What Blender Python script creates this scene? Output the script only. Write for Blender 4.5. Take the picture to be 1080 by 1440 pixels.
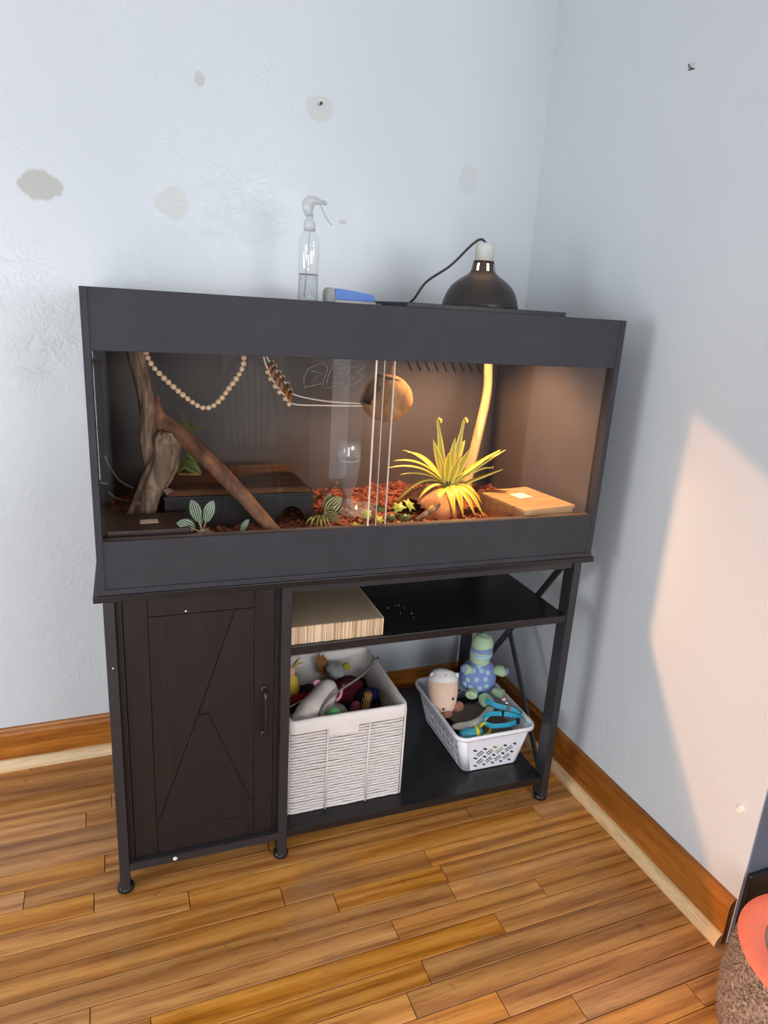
import bpy, bmesh, math, random
from mathutils import Vector, Matrix, noise
from mathutils.geometry import delaunay_2d_cdt

for o in list(bpy.data.objects):
    bpy.data.objects.remove(o)
scene = bpy.context.scene
COL = scene.collection
random.seed(7)
PI = math.pi
PHI = 0.0199            # the room is turned this much against the stand

# ------------------------------------------------------------------ camera
def look_matrix(pos, yaw, pitch, roll):
    c, s = math.cos(yaw), math.sin(yaw)
    fwd = Vector((-s * math.cos(pitch), c * math.cos(pitch), math.sin(pitch)))
    r = Vector((c, s, 0)); u = r.cross(fwd)
    r2 = math.cos(roll) * r + math.sin(roll) * u
    u2 = -math.sin(roll) * r + math.cos(roll) * u
    return Matrix(((r2.x, u2.x, -fwd.x, pos[0]), (r2.y, u2.y, -fwd.y, pos[1]),
                   (r2.z, u2.z, -fwd.z, pos[2]), (0, 0, 0, 1)))
cam_d = bpy.data.cameras.new('camera')
cam_d.sensor_fit = 'AUTO'; cam_d.sensor_width = 36.0
cam_d.lens = 958.4 / 1440 * 36.0
cam_d.clip_start = 0.02
cam = bpy.data.objects.new('camera', cam_d); COL.objects.link(cam)
cam.matrix_world = look_matrix((0.0705, -1.3913, 1.3647), -0.36965, -0.28844, 0.06186)
scene.camera = cam

# ------------------------------------------------------------------ world, sun, daylight at the windows, exposure
vs = scene.view_settings
vs.view_transform = 'Standard'; vs.look = 'None'; vs.gamma = 1.0; vs.use_curve_mapping = False
vs.exposure = -0.66
world = bpy.data.worlds.new('sky'); scene.world = world
world.use_nodes = True
wb = world.node_tree.nodes['Background']
wb.inputs[0].default_value = (0.86, 0.93, 1.0, 1); wb.inputs[1].default_value = 1.0

def area_light(name, loc, rot, sx, sy, energy, col):
    d = bpy.data.lights.new(name, 'AREA'); d.shape = 'RECTANGLE'; d.size = sx; d.size_y = sy
    d.energy = energy; d.color = col
    o = bpy.data.objects.new(name, d); COL.objects.link(o); o.location = loc; o.rotation_euler = rot
    return o
SUN_EL = math.radians(10.0)
sd = bpy.data.lights.new('sun', 'SUN'); sd.energy = 3.1; sd.color = (1.0, 0.44, 0.18); sd.angle = math.radians(0.55)
sun = bpy.data.objects.new('sun', sd); COL.objects.link(sun)
sun.rotation_euler = Vector((math.cos(SUN_EL) * math.cos(PHI), math.cos(SUN_EL) * math.sin(PHI), -math.sin(SUN_EL))).to_track_quat('-Z', 'Y').to_euler()
XW, XE, YF, YB, ZC = -2.6, 3.9, -3.4, 0.600, 2.62      # room box (room frame): west, east, front, back, ceiling
XR = 1.3117                                            # face of the short right wall
DAY = (1.0, 0.985, 0.965)
area_light('daylight_front_left', (-1.0, YF - 0.12, 0.92), (PI / 2, 0, 0), 1.75, 1.6, 112, DAY)
area_light('daylight_front_middle', (1.45, YF - 0.12, 1.58), (PI / 2, 0, 0), 1.5, 0.85, 92, DAY)  # added fill to brighten the wall under the shelf; its window is made up
area_light('daylight_side_light', (1.53, YF - 0.12, 0.56), (PI / 2, 0, 0), 0.24, 0.96, 1.3, DAY)
area_light('daylight_front_right', (3.05, YF - 0.12, 1.58), (PI / 2, 0, 0), 1.1, 0.85, 36, DAY)
area_light('daylight_left', (XW - 0.12, -0.95, 1.25), (PI / 2, 0, -PI / 2), 1.4, 1.4, 125, DAY)

# ------------------------------------------------------------------ helpers
def srgb(r, g, b):
    f = lambda c: (c / 255 / 12.92) if c / 255 <= 0.04045 else ((c / 255 + 0.055) / 1.055) ** 2.4
    return (f(r), f(g), f(b), 1.0)

class NT:
    def __init__(self, name):
        self.m = bpy.data.materials.new(name); self.m.use_nodes = True
        self.t = self.m.node_tree; self.n = self.t.nodes; self.l = self.t.links
        self.b = self.n['Principled BSDF']
        self._c = None
    def node(self, kind, **kw):
        n = self.n.new(kind)
        for k, v in kw.items(): setattr(n, k, v)
        return n
    def link(self, a, b): self.l.new(a, b)
    def coord(self):
        if not self._c: self._c = self.node('ShaderNodeTexCoord')
        return self._c.outputs['Object']
    def mapping(self, scale=(1, 1, 1), src=None, loc=(0, 0, 0), rot=(0, 0, 0)):
        mp = self.node('ShaderNodeMapping'); mp.inputs['Scale'].default_value = scale
        mp.inputs['Location'].default_value = loc; mp.inputs['Rotation'].default_value = rot
        self.link(src or self.coord(), mp.inputs['Vector']); return mp.outputs[0]
    def noise(self, scale=5, detail=3, rough=0.55, vec=None, dist=0.0):
        t = self.node('ShaderNodeTexNoise'); t.inputs['Scale'].default_value = scale
        t.inputs['Detail'].default_value = detail; t.inputs['Roughness'].default_value = rough
        t.inputs['Distortion'].default_value = dist
        self.link(vec or self.coord(), t.inputs['Vector']); return t.outputs['Fac']
    def wave(self, scale=5, vec=None, dist=0.0, detail=2, band='X', dscale=1.0):
        t = self.node('ShaderNodeTexWave'); t.bands_direction = band
        t.inputs['Scale'].default_value = scale; t.inputs['Distortion'].default_value = dist
        t.inputs['Detail'].default_value = detail; t.inputs['Detail Scale'].default_value = dscale
        self.link(vec or self.coord(), t.inputs['Vector']); return t.outputs['Fac']
    def ramp(self, fac, stops):
        r = self.node('ShaderNodeValToRGB'); e = r.color_ramp.elements
        while len(e) > 1: e.remove(e[-1])
        e[0].position, e[0].color = stops[0]
        for p, c in stops[1:]:
            x = e.new(p); x.color = c
        self.link(fac, r.inputs[0]); return r.outputs[0]
    def math(self, op, a, b=None, clamp=False):
        m = self.node('ShaderNodeMath', operation=op); m.use_clamp = clamp
        for i, v in enumerate((a, b)):
            if v is None: continue
            if isinstance(v, (int, float)): m.inputs[i].default_value = v
            else: self.link(v, m.inputs[i])
        return m.outputs[0]
    def mix(self, fac, a, b, mode='MIX'):
        m = self.node('ShaderNodeMix', data_type='RGBA', blend_type=mode)
        for s, v in ((m.inputs[0], fac), (m.inputs[6], a), (m.inputs[7], b)):
            if isinstance(v, (int, float)): s.default_value = v
            elif isinstance(v, tuple): s.default_value = v
            else: self.link(v, s)
        return m.outputs[2]
    def set(self, col=None, rough=None, metal=None, spec=None):
        for k, v in (('Base Color', col), ('Roughness', rough), ('Metallic', metal), ('Specular IOR Level', spec)):
            if v is None: continue
            if isinstance(v, (int, float, tuple)): self.b.inputs[k].default_value = v
            else: self.link(v, self.b.inputs[k])
    def bump(self, h, strength=0.2, dist=0.002):
        bp = self.node('ShaderNodeBump'); bp.inputs['Strength'].default_value = strength
        bp.inputs['Distance'].default_value = dist
        self.link(h, bp.inputs['Height']); self.link(bp.outputs[0], self.b.inputs['Normal'])

def plain(name, c, rough=0.5, var=0.12, scale=40, metal=0.0, bump=0.0, bscale=None, spec=0.5, bdist=0.001):
    m = NT(name); f = m.noise(scale, 3)
    lo = tuple(x * (1 - var) for x in c[:3]) + (1,); hi = tuple(min(1, x * (1 + var)) for x in c[:3]) + (1,)
    m.set(m.ramp(f, [(0.3, lo), (0.7, hi)]), rough, metal, spec)
    if bump: m.bump(m.noise(bscale or scale * 4, 2), bump, bdist)
    return m.m

def new_mesh(name, bm, mat, smooth=False):
    me = bpy.data.meshes.new(name); bm.to_mesh(me); bm.free()
    if mat: me.materials.append(mat)
    if smooth:
        for p in me.polygons: p.use_smooth = True
    return me
def origin_of(o):
    v = Vector((0, 0, 0))
    while o is not None:
        v += o.location; o = o.parent
    return v
def obj(name, bm, mat, parent=None, smooth=False, label=None):
    """one mesh object; vertices are given in the common frame and moved to the parent's"""
    if parent is not None:
        bmesh.ops.translate(bm, verts=bm.verts, vec=-origin_of(parent))
    o = bpy.data.objects.new(name, new_mesh(name, bm, mat, smooth)); COL.objects.link(o)
    if parent is not None: o.parent = parent
    if label: o['label'] = label
    return o
def thing(name, label, cat, loc, group=None):
    o = bpy.data.objects.new(name, None); COL.objects.link(o); o.location = loc
    o.empty_display_size = 0.05
    o['label'] = label; o['category'] = cat
    if group: o['group'] = group
    return o
def tag(o, label, cat, group=None):
    o['label'] = label; o['category'] = cat
    if group: o['group'] = group
    return o
def base_at(o, loc):
    """move a single mesh thing's origin to its base"""
    o.data.transform(Matrix.Translation(-Vector(loc))); o.location = loc; return o
def struct(name, bm, mat, label=None, smooth=False):
    o = obj(name, bm, mat, None, smooth); o['kind'] = 'structure'
    if label: o['label'] = label
    o.rotation_euler.z = PHI
    return o
def rparent(o, parent):
    o.parent = parent; return o

def BM(): return bmesh.new()
def box(bm, x0, x1, y0, y1, z0, z1, bev=0.0, seg=2, mat=None):
    vs_ = [bm.verts.new((x, y, z)) for x in (x0, x1) for y in (y0, y1) for z in (z0, z1)]
    idx = [(0, 1, 3, 2), (4, 6, 7, 5), (0, 4, 5, 1), (2, 3, 7, 6), (0, 2, 6, 4), (1, 5, 7, 3)]
    fs = [bm.faces.new([vs_[i] for i in f]) for f in idx]
    if bev > 0:
        es = list({e for f in fs for e in f.edges})
        r = bmesh.ops.bevel(bm, geom=es, offset=bev, segments=seg, affect='EDGES', profile=0.5)
        vs_ = list({v for f in r['faces'] for v in f.verts} | {v for v in vs_ if v.is_valid})
    if mat is not None: bmesh.ops.transform(bm, matrix=mat, verts=vs_)
    return vs_
def bx(*a, **k):
    bm = BM(); box(bm, *a, **k); return bm
def prism(bm, pts, axis, a, b):
    """polygon pts (2D) pushed along axis from a to b; axis 'x': pts=(y,z); 'y': (x,z); 'z': (x,y)"""
    def P(p, t):
        return {'x': (t, p[0], p[1]), 'y': (p[0], t, p[1]), 'z': (p[0], p[1], t)}[axis]
    A = [bm.verts.new(P(p, a)) for p in pts]; B = [bm.verts.new(P(p, b)) for p in pts]
    n = len(pts)
    bm.faces.new(A); bm.faces.new(B[::-1])
    for i in range(n): bm.faces.new((A[i], B[i], B[(i + 1) % n], A[(i + 1) % n]))
    bmesh.ops.recalc_face_normals(bm, faces=bm.faces)
    return A + B
def frames(pts):
    pts = [Vector(p) for p in pts]; T = []
    for i in range(len(pts)):
        a = pts[max(i - 1, 0)]; b = pts[min(i + 1, len(pts) - 1)]; T.append((b - a).normalized())
    up = Vector((0, 0, 1)) if abs(T[0].z) < 0.9 else Vector((1, 0, 0))
    n = (up - T[0] * up.dot(T[0])).normalized(); N = [n]
    for i in range(1, len(pts)):
        n = N[-1] - T[i] * N[-1].dot(T[i]); N.append(n.normalized() if n.length > 1e-6 else N[-1])
    return pts, T, N
def tube(bm, pts, rad, seg=8, cap=True, rf=None, squash=None, closed=False):
    pts, T, N = frames(pts); rings = []
    for i, p in enumerate(pts):
        r = rad[i] if isinstance(rad, (list, tuple)) else rad
        b = T[i].cross(N[i]); ring = []
        for k in range(seg):
            a = 2 * PI * k / seg; rr = r * (rf(i / (len(pts) - 1), a, p) if rf else 1)
            s1, s2 = squash if squash else (1, 1)
            ring.append(bm.verts.new(p + N[i] * math.cos(a) * rr * s1 + b * math.sin(a) * rr * s2))
        rings.append(ring)
    n = len(rings)
    for i in range(n if closed else n - 1):
        A, B = rings[i], rings[(i + 1) % n]
        for k in range(seg): bm.faces.new((A[k], A[(k + 1) % seg], B[(k + 1) % seg], B[k]))
    if cap and not closed:
        bm.faces.new(rings[0][::-1]); bm.faces.new(rings[-1])
    return [v for r in rings for v in r]
def smooth_path(ctrl, n):
    """Catmull-Rom through control points"""
    c = [Vector(p) for p in ctrl]; c = [2 * c[0] - c[1]] + c + [2 * c[-1] - c[-2]]
    out = []; m = len(c) - 3
    for j in range(n):
        t = j / (n - 1) * m; i = min(int(t), m - 1); u = t - i
        p0, p1, p2, p3 = c[i:i + 4]
        out.append(0.5 * ((2 * p1) + (p2 - p0) * u + (2 * p0 - 5 * p1 + 4 * p2 - p3) * u * u + (3 * p1 - p0 - 3 * p2 + p3) * u ** 3))
    return out
def interp(vals, n):
    out = []
    for j in range(n):
        t = j / (n - 1) * (len(vals) - 1); i = min(int(t), len(vals) - 2); u = t - i
        out.append(vals[i] * (1 - u) + vals[i + 1] * u)
    return out
def lathe(bm, prof, c=(0, 0, 0), seg=24, skip=None, cap0=True, cap1=True):
    rings = []
    for r, z in prof:
        rings.append([bm.verts.new((c[0] + r * math.cos(2 * PI * k / seg), c[1] + r * math.sin(2 * PI * k / seg), c[2] + z)) for k in range(seg)])
    for i in range(len(rings) - 1):
        for k in range(seg):
            if skip and (i, k) in skip: continue
            bm.faces.new((rings[i][k], rings[i][(k + 1) % seg], rings[i + 1][(k + 1) % seg], rings[i + 1][k]))
    if cap0: bm.faces.new(rings[0][::-1])
    if cap1: bm.faces.new(rings[-1])
    return [v for r in rings for v in r]
def ball(bm, c, r, seg=16, rings=10, rot=None):
    if isinstance(r, (int, float)): r = (r, r, r)
    M = Matrix.Translation(Vector(c)) @ (rot.to_4x4() if rot else Matrix()) @ Matrix.Diagonal((*r, 1))
    return bmesh.ops.create_uvsphere(bm, u_segments=seg, v_segments=rings, radius=1.0, matrix=M)['verts']
def rot_to(d):
    return Vector(d).to_track_quat('Z', 'Y').to_matrix()
def ribbon(bm, pts, width, thick, side):
    """flat strap: rectangular section swept along pts; side = list of (or one) width directions"""
    pts, T, N = frames(pts); rings = []
    for i, p in enumerate(pts):
        s = Vector(side[i] if isinstance(side, list) else side); s = (s - T[i] * s.dot(T[i])).normalized()
        n = T[i].cross(s)
        w = width[i] if isinstance(width, list) else width
        rings.append([bm.verts.new(p + s * a * w / 2 + n * b * thick / 2) for a, b in ((-1, -1), (1, -1), (1, 1), (-1, 1))])
    for A, B in zip(rings, rings[1:]):
        for k in range(4): bm.faces.new((A[k], A[(k + 1) % 4], B[(k + 1) % 4], B[k]))
    bm.faces.new(rings[0][::-1]); bm.faces.new(rings[-1])
def blade(bm, pts, width, side, fold=0.25, thick=0.0012):
    """leaf blade with a folded midrib, two skins; 'stripe' attribute runs 0 at the midrib to 1 at the rim, 'along' 0..1"""
    ls = bm.verts.layers.float.get('stripe') or bm.verts.layers.float.new('stripe')
    la = bm.verts.layers.float.get('along') or bm.verts.layers.float.new('along')
    pts, T, N = frames(pts); rows = []
    for i, p in enumerate(pts):
        s = Vector(side); s = s - T[i] * s.dot(T[i])
        if s.length < 1e-4: s = T[i].orthogonal()
        s.normalize(); n = s.cross(T[i]).normalized(); w = width[i] / 2
        row = []
        for a in (-1, -0.5, 0, 0.5, 1):
            for q in (1, -1):
                v = bm.verts.new(p + s * a * w + n * (abs(a) * fold * w + q * thick * 0.5)); v[ls] = abs(a); v[la] = i / (len(pts) - 1); row.append(v)
        rows.append(row)
    for A, B in zip(rows, rows[1:]):
        for k in range(4):
            a, b = 2 * k, 2 * k + 2
            bm.faces.new((A[a], A[b], B[b], B[a])); bm.faces.new((A[b + 1], A[a + 1], B[a + 1], B[b + 1]))
        bm.faces.new((A[1], A[0], B[0], B[1])); bm.faces.new((A[8], A[9], B[9], B[8]))

# ------------------------------------------------------------------ materials
def mat_wall(name, patches, base):
    m = NT(name); co = m.coord()
    big = m.noise(2.2, 3); col = m.ramp(big, [(0.3, tuple(c * 0.96 for c in base[:3]) + (1,)), (0.75, base)])
    warp = m.node('ShaderNodeTexNoise'); warp.inputs['Scale'].default_value = 22; warp.inputs['Detail'].default_value = 4
    m.link(co, warp.inputs['Vector'])
    for (px, py, pz, rx, ry, rz, c, amt) in patches:
        sub = m.node('ShaderNodeVectorMath', operation='SUBTRACT'); m.link(co, sub.inputs[0]); sub.inputs[1].default_value = (px, py, pz)
        mul = m.node('ShaderNodeVectorMath', operation='MULTIPLY'); m.link(sub.outputs[0], mul.inputs[0]); mul.inputs[1].default_value = (1 / rx, 1 / ry, 1 / rz)
        ln = m.node('ShaderNodeVectorMath', operation='LENGTH'); m.link(mul.outputs[0], ln.inputs[0])
        d = m.math('ADD', ln.outputs['Value'], m.math('MULTIPLY', m.math('SUBTRACT', warp.outputs['Fac'], 0.5), 1.1))
        fac = m.ramp(d, [(0.86, (amt, amt, amt, 1)), (1.0, (0, 0, 0, 1))])
        col = m.mix(fac, col, c)
    m.set(col, 0.29, spec=0.5)
    # trowelled plaster: smooth fields, rough streaky patches
    pat = m.ramp(m.noise(2.4, 2), [(0.47, (0.04, 0.04, 0.04, 1)), (0.70, (1, 1, 1, 1))])
    ridges = m.math('ABSOLUTE', m.math('SUBTRACT', m.noise(26, 4, 0.6, dist=0.8), 0.5))
    rid = m.math('SUBTRACT', 0.12, ridges, clamp=True)
    fine = m.noise(75, 3)
    h = m.math('ADD', m.math('MULTIPLY', m.math('MULTIPLY', rid, pat), 6.0), m.math('MULTIPLY', m.math('MULTIPLY', fine, pat), 0.5))
    h = m.math('ADD', h, m.math('MULTIPLY', m.noise(9, 2), 1.6))
    m.bump(h, 0.42, 0.0020)
    return m.m
def mat_oak(name, dark, mid, lite, rnd=True, along=(1, 1, 1), rough=0.36, long_axis='X'):
    """oak: stretched grain, cathedral figure, wear"""
    m = NT(name); co = m.coord()
    if rnd:
        oi = m.node('ShaderNodeObjectInfo')
        cb = m.node('ShaderNodeCombineXYZ'); m.link(m.math('MULTIPLY', oi.outputs['Random'], 37.0), cb.inputs[0])
        m.link(m.math('MULTIPLY', oi.outputs['Random'], 91.0), cb.inputs[1]); m.link(m.math('MULTIPLY', oi.outputs['Random'], 13.0), cb.inputs[2])
        ad = m.node('ShaderNodeVectorMath', operation='ADD'); m.link(co, ad.inputs[0]); m.link(cb.outputs[0], ad.inputs[1]); src = ad.outputs[0]
    else: src = co
    sc = {'X': (0.7, 18, 18), 'Y': (18, 0.7, 18), 'Z': (18, 18, 0.7)}[long_axis]
    g = m.noise(5.0, 4, 0.6, m.mapping(tuple(s * 1.0 for s in sc), src))
    fs = {'X': (0.8, 6, 6), 'Y': (6, 0.8, 6), 'Z': (6, 6, 0.8)}[long_axis]
    fg = m.wave(1.1, m.mapping(fs, src), dist=13.0, detail=3, band={'X': 'Y', 'Y': 'X', 'Z': 'X'}[long_axis], dscale=0.6)
    pores = m.noise(60, 2, 0.5, m.mapping({'X': (0.25, 6, 6), 'Y': (6, 0.25, 6), 'Z': (6, 6, 0.25)}[long_axis], src))
    f = m.math('ADD', m.math('MULTIPLY', g, 0.72), m.math('MULTIPLY', fg, 0.28))
    col = m.ramp(f, [(0.22, dark), (0.46, mid), (0.74, lite)])
    col = m.mix(m.ramp(pores, [(0.30, (0.45, 0.45, 0.45, 1)), (0.46, (0, 0, 0, 1))]), col, tuple(c * 0.5 for c in dark[:3]) + (1,))
    if rnd:
        hs = m.node('ShaderNodeHueSaturation'); m.link(col, hs.inputs['Color'])
        m.link(m.math('ADD', 0.80, m.math('MULTIPLY', oi.outputs['Random'], 0.34)), hs.inputs['Value'])
        m.link(m.math('ADD', 0.90, m.math('MULTIPLY', m.math('FRACT', m.math('MULTIPLY', oi.outputs['Random'], 7.3)), 0.16)), hs.inputs['Saturation'])
        col = hs.outputs[0]
        geo = m.node('ShaderNodeNewGeometry')
        wear = m.noise(3.1, 4, 0.6, geo.outputs['Position'])
        col = m.mix(m.ramp(wear, [(0.56, (0, 0, 0, 1)), (0.74, (0.40, 0.40, 0.40, 1))]), col, srgb(150, 124, 92))
        spot = m.noise(17, 3, 0.6, geo.outputs['Position'])
        col = m.mix(m.ramp(spot, [(0.67, (0, 0, 0, 1)), (0.76, (0.55, 0.55, 0.55, 1))]), col, srgb(72, 50, 30))
    m.set(col, m.math('ADD', rough - 0.08, m.math('MULTIPLY', g, 0.2)), spec=0.45)
    m.bump(f, 0.12, 0.0006)
    return m.m
def mat_glass(name, tint=(1, 1, 1, 1), r0=0.04, rough=0.0, haze=0.0):
    """thin pane: mirror reflection by angle over clear transmission"""
    m = NT(name); m.n.remove(m.b)
    lw = m.node('ShaderNodeLayerWeight'); lw.inputs[0].default_value = 0.5
    f = m.math('ADD', m.math('MULTIPLY', m.math('POWER', lw.outputs['Facing'], 5.0), 1 - r0), r0)
    tr = m.node('ShaderNodeBsdfTransparent'); tr.inputs[0].default_value = tint
    gl = m.node('ShaderNodeBsdfGlossy'); gl.inputs['Roughness'].default_value = rough
    mx = m.node('ShaderNodeMixShader'); m.link(f, mx.inputs[0]); m.link(tr.outputs[0], mx.inputs[1]); m.link(gl.outputs[0], mx.inputs[2])
    out = mx.outputs[0]
    if haze:
        df = m.node('ShaderNodeBsdfDiffuse'); df.inputs[0].default_value = (0.8, 0.8, 0.8, 1)
        m2 = m.node('ShaderNodeMixShader')
        m.link(m.ramp(m.noise(7, 4, 0.65), [(0.4, (haze * 0.4,) * 3 + (1,)), (0.75, (haze * 1.6,) * 3 + (1,))]), m2.inputs[0])
        m.link(out, m2.inputs[1]); m.link(df.outputs[0], m2.inputs[2]); out = m2.outputs[0]
    m.link(out, m.n['Material Output'].inputs[0]); return m.m
def mat_frost(name, c, alpha):
    m = NT(name); m.set(c, 0.3); tr = m.node('ShaderNodeBsdfTransparent'); mx = m.node('ShaderNodeMixShader'); mx.inputs[0].default_value = alpha
    m.link(tr.outputs[0], mx.inputs[1]); m.link(m.b.outputs[0], mx.inputs[2]); m.link(mx.outputs[0], m.n['Material Output'].inputs[0]); return m.m
def mat_emit(name, c, s):
    m = NT(name); m.set(c, 0.4); m.b.inputs['Emission Color'].default_value = c; m.b.inputs['Emission Strength'].default_value = s
    return m.m
def mat_leaf(name, mid, rim, veins=0, vein_col=None, rough=0.4):
    m = NT(name); a = m.node('ShaderNodeAttribute'); a.attribute_name = 'stripe'
    f = a.outputs['Fac']
    if veins:
        s = m.math('ABSOLUTE', m.math('SINE', m.math('MULTIPLY', f, veins)))
        col = m.ramp(s, [(0.30, rim), (0.50, mid)])
    else:
        col = m.ramp(f, [(0.35, mid), (0.75, rim)])
    n = m.noise(30, 2); col = m.mix(m.ramp(n, [(0.5, (0, 0, 0, 1)), (0.85, (0.25, 0.25, 0.25, 1))]), col, rim)
    m.set(col, rough); return m.m
def mat_fabric(name, c, scale=600, var=0.15, bump=0.35, rough=0.85):
    m = NT(name); w1 = m.wave(scale, band='X'); w2 = m.wave(scale, band='Z'); n = m.noise(14, 3)
    lo = tuple(x * (1 - var) for x in c[:3]) + (1,); hi = tuple(min(1, x * (1 + var)) for x in c[:3]) + (1,)
    m.set(m.ramp(n, [(0.3, lo), (0.7, hi)]), rough, spec=0.25)
    m.bump(m.math('ADD', w1, w2), bump, 0.0005); return m.m
def mat_bark(name, dark, mid, lite, sc=(30, 30, 4), rough=0.8, strength=0.7):
    m = NT(name); v = m.mapping(sc); n = m.noise(1.0, 5, 0.65, v, 0.6); n2 = m.noise(9, 3)
    f = m.math('ADD', m.math('MULTIPLY', n, 0.75), m.math('MULTIPLY', n2, 0.25))
    m.set(m.ramp(f, [(0.30, dark), (0.5, mid), (0.68, lite)]), rough, spec=0.3); m.bump(n, strength, 0.003); return m.m

WALL = srgb(205, 213, 220)
PATCH = srgb(192, 196, 190); PATCH2 = srgb(176, 179, 175)
M = {}
M['wall_back'] = mat_wall('wall_paint_back', [
    (-0.088, YB, 1.603, 0.052, 0.2, 0.036, PATCH2, 0.95), (0.215, YB, 1.597, 0.043, 0.2, 0.045, PATCH, 0.55),
    (0.602, YB, 1.868, 0.040, 0.2, 0.038, PATCH, 0.65), (1.064, YB, 1.75, 0.032, 0.2, 0.045, PATCH, 0.4),
    (0.29, YB, 1.892, 0.014, 0.2, 0.018, PATCH2, 0.6), (0.68, YB, 1.595, 0.014, 0.2, 0.007, PATCH2, 0.8)], WALL)
M['wall_right'] = mat_wall('wall_paint_right', [(XR, 0.02, 1.94, 0.2, 0.012, 0.006, PATCH2, 0.6)], WALL)
M['wall_plain'] = mat_wall('wall_paint_plain', [], WALL)
M['ceiling'] = plain('ceiling_paint', srgb(225, 225, 222), 0.7, 0.03, 6)
M['slate'] = plain('slate_paint', srgb(92, 98, 112), 0.5, 0.06, 20, bump=0.3, bscale=60)
M['blacktrim'] = plain('black_trim_paint', srgb(26, 26, 29), 0.35)
M['oak'] = mat_oak('oak_floor', srgb(134, 80, 28), srgb(186, 122, 52), srgb(212, 152, 78))
M['oakbase'] = mat_oak('oak_subfloor', srgb(70, 40, 16), srgb(110, 68, 28), srgb(140, 92, 44), rnd=False)
M['base_x'] = mat_oak('stained_baseboard_back', srgb(140, 80, 22), srgb(178, 110, 38), srgb(205, 138, 56), rnd=False, long_axis='X', rough=0.34)
M['base_y'] = mat_oak('stained_baseboard_right', srgb(112, 62, 18), srgb(150, 90, 30), srgb(178, 112, 44), rnd=False, long_axis='Y', rough=0.34)
M['shoe_x'] = mat_oak('raw_shoe_back', srgb(196, 164, 118), srgb(218, 190, 148), srgb(232, 208, 170), rnd=False, long_axis='X', rough=0.6)
M['shoe_y'] = mat_oak('raw_shoe_right', srgb(190, 152, 104), srgb(212, 178, 130), srgb(226, 196, 152), rnd=False, long_axis='Y', rough=0.6)
M['metal'] = plain('black_powder_coat', srgb(40, 39, 43), 0.42, 0.1, 60, bump=0.1, bscale=500)
M['espresso'] = None
def mat_espresso():
    m = NT('espresso_woodgrain'); g = m.noise(6, 4, 0.6, m.mapping((26, 26, 1.3)))
    m.set(m.ramp(g, [(0.3, srgb(24, 17, 17)), (0.7, srgb(37, 27, 26))]), 0.5, spec=0.35); m.bump(g, 0.25, 0.0006); return m.m
M['espresso'] = mat_espresso()
def mat_laminate():
    m = NT('black_laminate'); g = m.noise(7, 3, 0.6, m.mapping((2, 30, 30)))
    m.set(m.ramp(g, [(0.3, srgb(24, 22, 24)), (0.7, srgb(32, 29, 30))]), 0.3, spec=0.45); m.bump(g, 0.12, 0.0004); return m.m
M['laminate'] = mat_laminate()
M['tank'] = mat_fabric('charcoal_panel', srgb(53, 53, 58), 420, 0.10, 0.10, 0.62)
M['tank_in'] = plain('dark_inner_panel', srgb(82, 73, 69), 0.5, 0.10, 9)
M['tank_in_dark'] = plain('black_inner_panel', srgb(30, 30, 32), 0.45, 0.1, 9)  # darker copy of the inner panel, standing in for lamp falloff
M['glass'] = mat_glass('door_glass', (0.985, 0.988, 0.985, 1), 0.032, 0.0, 0.0)
M['glass_edge'] = plain('polished_glass_edge', srgb(222, 205, 190), 0.25, 0.05)
M['windowglass'] = mat_glass('window_glass', (0.97, 0.98, 1, 1), 0.05)
M['white_trim'] = plain('white_trim', srgb(225, 225, 222), 0.45, 0.03)

# ------------------------------------------------------------------ the room
def wall_with_hole(axis, c0, c1, a0, a1, z0, z1, holes):
    """wall slab between c0 and c1 on axis, from a0..a1, with rectangular holes (u0,u1,w0,w1)"""
    bm = BM()
    us = sorted({a0, a1, *[h[0] for h in holes], *[h[1] for h in holes]}); ws = sorted({z0, z1, *[h[2] for h in holes], *[h[3] for h in holes]})
    for u0, u1 in zip(us, us[1:]):
        for w0, w1 in zip(ws, ws[1:]):
            um, wm = (u0 + u1) / 2, (w0 + w1) / 2
            if any(h[0] < um < h[1] and h[2] < wm < h[3] for h in holes): continue
            if axis == 'y': box(bm, u0, u1, c0, c1, w0, w1)
            else: box(bm, c0, c1, u0, u1, w0, w1)
    return bm
struct('wall_back', bx(XW - 0.15, XE + 0.15, YB, YB + 0.12, -0.02, ZC), M['wall_back'], 'pale blue-white plaster wall behind the tank with patched spots')
wr = struct('wall_right', bx(XR, XR + 0.13, -0.562, YB, -0.02, ZC), M['wall_right'], 'pale blue-white plaster wall on the right with a warm sunlit patch')
cap = struct('trim_1', bx(XR + 0.004, XR + 0.126, -0.566, -0.5621, 0.0, ZC), M['slate'], 'slate grey painted end of the short right wall')
struct('trim_2', bx(XR + 0.002, XR + 0.128, -0.578, -0.5662, 0.0, 0.205, bev=0.003), M['blacktrim'], 'black base strip on the slate wall end')
WIN_F = [(-1.95, -0.08, 0.06, 1.8), (0.65, 2.25, 1.13, 2.05), (1.36, 1.70, 0.04, 1.09), (2.45, 3.65, 1.13, 2.05)]  # second opening is made up to carry the added front fill
WIN_L = (-1.6, -0.12, 0.5, 2.0)
struct('wall_front', wall_with_hole('y', YF - 0.1, YF, XW - 0.15, XE + 0.15, -0.02, ZC, WIN_F), M['wall_plain'])
struct('wall_left', wall_with_hole('x', XW - 0.1, XW, YF - 0.1, YB + 0.1, -0.02, ZC, [WIN_L]), M['wall_plain'])
struct('wall_far', bx(XE, XE + 0.1, YF - 0.1, YB + 0.1, -0.02, ZC), M['wall_plain'])
struct('ceiling', bx(XW - 0.15, XE + 0.15, YF - 0.12, YB + 0.12, ZC, ZC + 0.1), M['ceiling'])
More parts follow.
